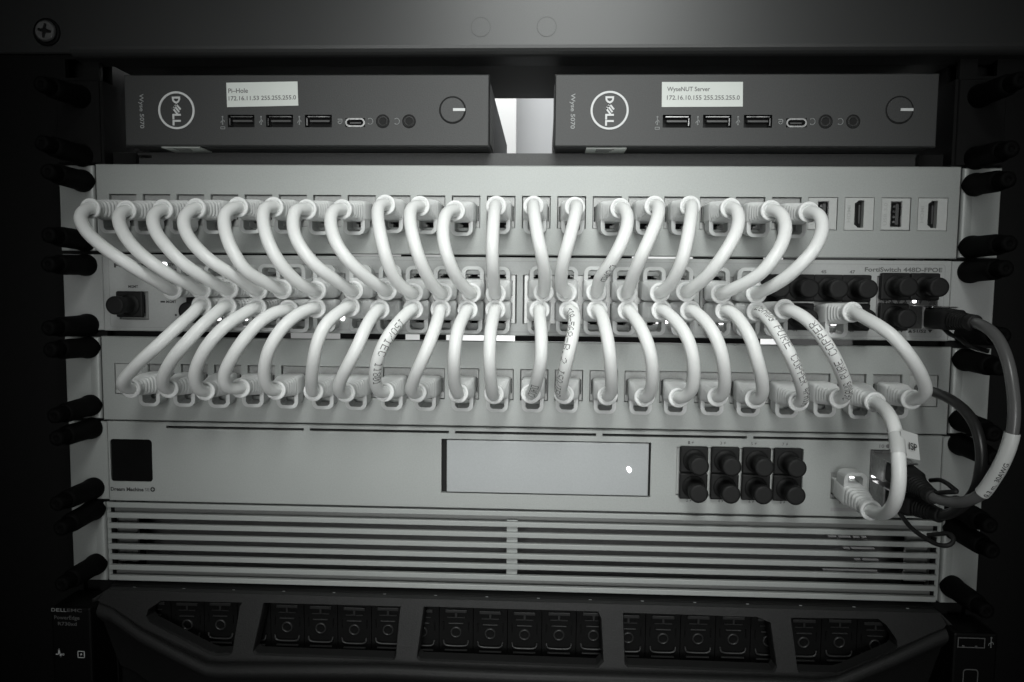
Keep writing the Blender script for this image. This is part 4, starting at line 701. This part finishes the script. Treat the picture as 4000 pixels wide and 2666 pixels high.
# 5x7 dot letters, as an inkjet prints them on a jacket
DOT = {'A': '0E11111F111111', 'B': '1E11111E11111E', 'C': '0E11101010110E', 'D': '1E11111111111E', 'E': '1F10101E10101F', 'F': '1F10101E101010', 'G': '0E11101713110E', 'H': '1111111F111111', 'I': '0E04040404040E', 'K': '11121418141211', 'L': '1010101010101F', 'M': '111B1511111111', 'N': '11191513111111', 'O': '0E11111111110E', 'P': '1E11111E101010', 'R': '1E11111E141211', 'S': '0F10100E01011E', 'T': '1F040404040404', 'U': '1111111111110E', 'V': '11111111110A04', 'W': '1111111515150A',
       '0': '0E11131519110E', '1': '040C040404040E', '2': '0E11010204081F', '4': '02060A121F0202', '5': '1F101E0101110E', '6': '0608101E11110E', '8': '0E11110E11110E', '-': '0000001F000000', '/': '01010204081010', '.': '00000000000C0C', ' ': '00000000000000'}
def dot_print(pts, r, t, s0, ang, parent, up=False, pitch=.44, row=.56):
    fr = frames(pts); L = [0]
    for a, b in zip(fr, fr[1:]): L.append(L[-1] + (b[0] - a[0]).length)
    def at(s, a):
        s = max(0, min(L[-1] - 1e-4, s)); i = max(k for k in range(len(L)) if L[k] <= s); i = min(i, len(fr) - 2); q = (s - L[i]) / (L[i + 1] - L[i])
        p = fr[i][0].lerp(fr[i + 1][0], q); N = fr[i][2].lerp(fr[i + 1][2], q).normalized(); T = fr[i][1].lerp(fr[i + 1][1], q).normalized()
        # angle measured from the direction facing the room
        ref = Vector((.03, -1, 0)); R0 = (ref - T * ref.dot(T)).normalized(); R1 = T.cross(R0)
        return p, R0 * math.cos(a) + R1 * math.sin(a), T
    g = G(); k = 0
    seq = t
    for ch in seq:
        bits = DOT.get(ch, DOT[' '])
        for rr in range(7):
            v = int(bits[2 * rr:2 * rr + 2], 16)
            for c in range(5):
                if v >> (4 - c) & 1:
                    u = (k * 6 + c) * pitch; w_ = (3 - rr) * row
                    s, a = (s0 + u, ang - w_ / r) if not up else (s0 - u, ang + w_ / r)
                    p, n, T = at(s, a); B = T.cross(n); q = p + n * (r + .05); d = .25
                    g.add([q + T * d, q + (T + B) * d * .72, q + B * d, q + (B - T) * d * .72, q - T * d, q - (T + B) * d * .72, q - B * d, q + (T - B) * d * .72], [tuple(range(8))])
        k += 1
    return g.build('printed_marking', INK, parent)
R_C = 2.95
def cable(label, J0, J1, P, flip0, flip1, r=R_C, n=52):
    P = [y3(p) for p in P]; t = thing('patch_cable', label, 'patch cable', P[len(P) // 2], 'white patch cables between panels and switch')
    J0, J1 = Vector(J0), Vector(J1)
    F0, F1 = P[0], P[-1]
    a = F0 + (J0 - F0).normalized() * 2.5; b = F1 + (J1 - F1).normalized() * 2.5
    a2 = F0 + (F0 - J0).normalized() * 2.0; b2 = F1 + (F1 - J1).normalized() * 2.0
    pts = spline([a, F0, a2] + P[1:-1] + [b2, F1, b], n, 3)
    boot(t, J0, F0, flip0); boot(t, J1, F1, flip1)
    G().tube(pts, r, 16).build('cord', CORD, t)
    return t, pts
UJ = -.9
marks = {'U14': ('CORD', 40, -.75, False), 'L7': ('ISO/IEC 11801', 18, -.55, False), 'L11': ('CORD', 58, .1, True), 'L12': ('TIA-568-B.2 ISO/IEC', 8, .75, False), 'L18': ('26AWG PURE COPPER 4PAIR', 5, -.25, False), 'L19': ('26AWG PURE COPPER', 66, .15, True)}
extra = {'U14': ' and printed letters', 'L7': ' with dotted ISO print', 'L11': ', CORD printed low', 'L12': ', TIA printed', 'L18': ', printed PURE', 'L19': ', printed'}
for i, P in enumerate(DATA['U']):
    key = f'U{i}'; P = [list(p) for p in P]
    t, pts = cable(f'{ORD[i]} white cable from left, between upper patch panel and switch{extra.get(key, "")}', (KX[i], UJ, Z1 - .6), (COLS[i], UJ, UPZ), P, False, True)
    if key in marks: q = marks[key]; dot_print(pts, R_C, q[0], q[1], q[2], t, q[3])
lc = [c for c in COLS[1:21]] + [COLS[22]]
for i, P in enumerate(DATA['L']):
    key = f'L{i}'; kx = KX[i + 1] if i < 20 else KX[22]
    lab = f'{ORD[i]} white cable from left, between switch and lower patch panel{extra.get(key, "")}' if i < 20 else 'last white cable on the right, arching from switch to lower patch panel'
    t, pts = cable(lab, (lc[i], UJ, LOZ), (kx, UJ, Z2 - .6), P, False, False)
    if key in marks: q = marks[key]; dot_print(pts, R_C, q[0], q[1], q[2], t, q[3])
# the uplink cable with the ISP flag
P = DATA['isp']
ti, pts = cable('white cable with ISP flag label, looping down into the gateway', (KX[21], UJ, Z2 - .6), (170.2, UJ, -161.6), P, False, True, 3.0, 64)
k0 = min(range(len(pts)), key=lambda k: (pts[k] - Vector((165.0, -64, -118.9))).length); k1 = min(range(len(pts)), key=lambda k: (pts[k] - Vector((165.2, -68, -129.2))).length)
fl = G(); fl.tube(pts[k0:k1 + 1], 3.2, 20, False); pm = pts[(k0 + k1) // 2]
fl.add([(166.6, -66, -119.3), (175.7, -62, -122.2), (177.4, -62, -133.5), (167.6, -66.5, -131.0)], [(0, 1, 2, 3)])
fl.add([(166.6, -65.8, -119.3), (175.7, -61.8, -122.2), (177.4, -61.8, -133.5), (167.6, -66.3, -131.0)], [(3, 2, 1, 0)])
fo = fl.build('flag_label', FLAG, ti)
v, f, _ = glyphs('ISP'); A = Vector((170.8, -65.6, -127.9)); U_ = Vector((4.3, 1.75, -1.3)); W_ = Vector((-.35, 0, 3.1)); G().add([A + U_ * a + W_ * b for a, b in v], f).build('lettering', INK, fo)

# ------------------------------------------------------------------ direct-attach cables
def sfp_plug(t, J, E, r_end, mate=CHROME):
    # metal shell in the cage, moulded black boot with strain ribs leading to the cord
    J, E = Vector(J), Vector(E); D = (E - J).normalized()
    p = G(); p.plate(J.x - 6.7, J.x + 6.7, J.z - 5.6, J.z + 5.6, -15, 4, [], .4); p = p.build('metal_shell', STEEL, t)
    g = G(); g.box(J.x - 6.0, J.x + 6.2, -22, -14.8, J.z + 4.9, J.z + 5.7, .2); g.build('latch_tab', CHROME, p)
    g = G(); ez = Vector((0, 0, 1)); S = []; N = 24
    S0 = J + Vector((0, -14.5, 0)); Dd = (E - S0); Lg = Dd.length; Dd.normalize(); ez = (ez - Dd * ez.dot(Dd)).normalized(); ex = ez.cross(Dd)
    prof = [(0, 6.2, 5.0, 7), (.42, 6.0, 4.8, 6), (.5, 5.2, 4.4, 4)]
    for k in range(6):
        q = .52 + k * .055; w0 = 4.9 - .22 * k; prof += [(q, w0 - .45, w0 - .8, 2.4), (q + .008, w0, w0 - .35, 2.4), (q + .042, w0, w0 - .35, 2.4), (q + .05, w0 - .45, w0 - .8, 2.4)]
    prof += [(.87, r_end + 1.1, r_end + 1.1, 2), (.985, r_end + 1.0, r_end + 1.0, 2), (1.0, r_end + .7, r_end + .7, 2), (1.0, r_end, r_end, 2)]
    for q, w_, h_, e in prof:
        rr = []
        for j in range(N):
            a = 2 * math.pi * (j + .5) / N; c, s = math.cos(a), math.sin(a)
            rr.append(S0 + Dd * (q * Lg) + ex * (w_ * math.copysign(abs(c) ** (2 / e), c)) + ez * (h_ * math.copysign(abs(s) ** (2 / e), s)))
        S.append(rr)
    g.rings(S); g.build('moulded_boot', BLACKP, t)
def loop(t, P, r=1.05): G().tube(spline([y3(p) for p in P], 36, 1), r, 8).build('pull_tab', BLACKP, t)
P = [y3(p) for p in DATA['dac1']]
d1 = thing('transceiver_cable', 'grey cable with white 30AWG sleeve looping from switch to gateway', 'cable', P[8])
JA, JB, JC = Vector((205.4, -.9, -73.7)), Vector((190.7, -.9, -150.0)), Vector((190.7, -.9, -163.9))
sfp_plug(d1, JA, P[0], 2.6); sfp_plug(d1, JB, P[-1], 2.6)
pts = spline([P[0] + (JA - P[0]).normalized() * 4] + P + [P[-1] + (JB - P[-1]).normalized() * 4], 80, 3); G().tube(pts, 2.4, 16).build('cord', DACG, d1)
k0 = min(range(80), key=lambda k: (pts[k] - Vector((203.9, -81, -116.8))).length); k1 = min(range(80), key=lambda k: (pts[k] - Vector((198.7, -72, -145.0))).length)
s = G().tube(pts[k0:k1 + 1], 2.95, 20, False).build('sleeve_label', FLAG, d1)
# wording wrapped round the sleeve, read upwards
def wrap_text(pts, r, t, s0, s1, ang, hgt, parent, m):
    fr = frames(pts); L = [0]
    for a, b in zip(fr, fr[1:]): L.append(L[-1] + (b[0] - a[0]).length)
    v, f, _ = glyphs(t); bm = bmesh.new(); vs = [bm.verts.new((a, b, 0)) for a, b in v]
    for q in f:
        try: bm.faces.new([vs[i] for i in q])
        except ValueError: pass
    for _i in range(2):
        lo = [e for e in bm.edges if abs(e.verts[0].co.y - e.verts[1].co.y) > .2 or abs(e.verts[0].co.x - e.verts[1].co.x) > .04]
        bmesh.ops.subdivide_edges(bm, edges=lo, cuts=1); bmesh.ops.triangulate(bm, faces=bm.faces[:])
    bm.verts.index_update(); V = []
    for q in bm.verts:
        s_ = s0 + (s1 - s0) * q.co.x; i = max(k for k in range(len(L)) if L[k] <= max(0, min(L[-1] - 1e-3, s_))); i = min(i, len(fr) - 2); w_ = (s_ - L[i]) / (L[i + 1] - L[i])
        p = fr[i][0].lerp(fr[i + 1][0], w_); T = fr[i][1].lerp(fr[i + 1][1], w_).normalized(); ref = Vector((-.3, -1, 0)); R0 = (ref - T * ref.dot(T)).normalized(); R1 = T.cross(R0)
        a = ang + (q.co.y - .5) * hgt / r * (1 if s1 < s0 else -1); V.append(p + (R0 * math.cos(a) + R1 * math.sin(a)) * (r + .06))
    g = G(); g.add(V, [[q.index for q in fc.verts] for fc in bm.faces]); bm.free(); return g.build('lettering', m, parent)
sl = pts[k0:k1 + 1]; LL = sum((b - a).length for a, b in zip(sl, sl[1:]))
wrap_text(sl, 2.95, '0.3 m,  30AWG', LL * .97, LL * .40, -.3, 2.3, s, INK)
loop(d1, DATA['tabs']['t1']); loop(d1, DATA['tabs']['g1'])
P = [y3(p) for p in DATA['dac2']]
d2 = thing('transceiver_cable', 'black cable from the blank jack of the lower patch panel down to gateway', 'cable', P[6])
sfp_plug(d2, JC, P[-1], 2.4)
pts = spline(P + [P[-1] + (JC - P[-1]).normalized() * 4], 70, 3); G().tube(pts, 2.35, 16).build('cord', DACB, d2)
loop(d2, DATA['tabs']['g2'])
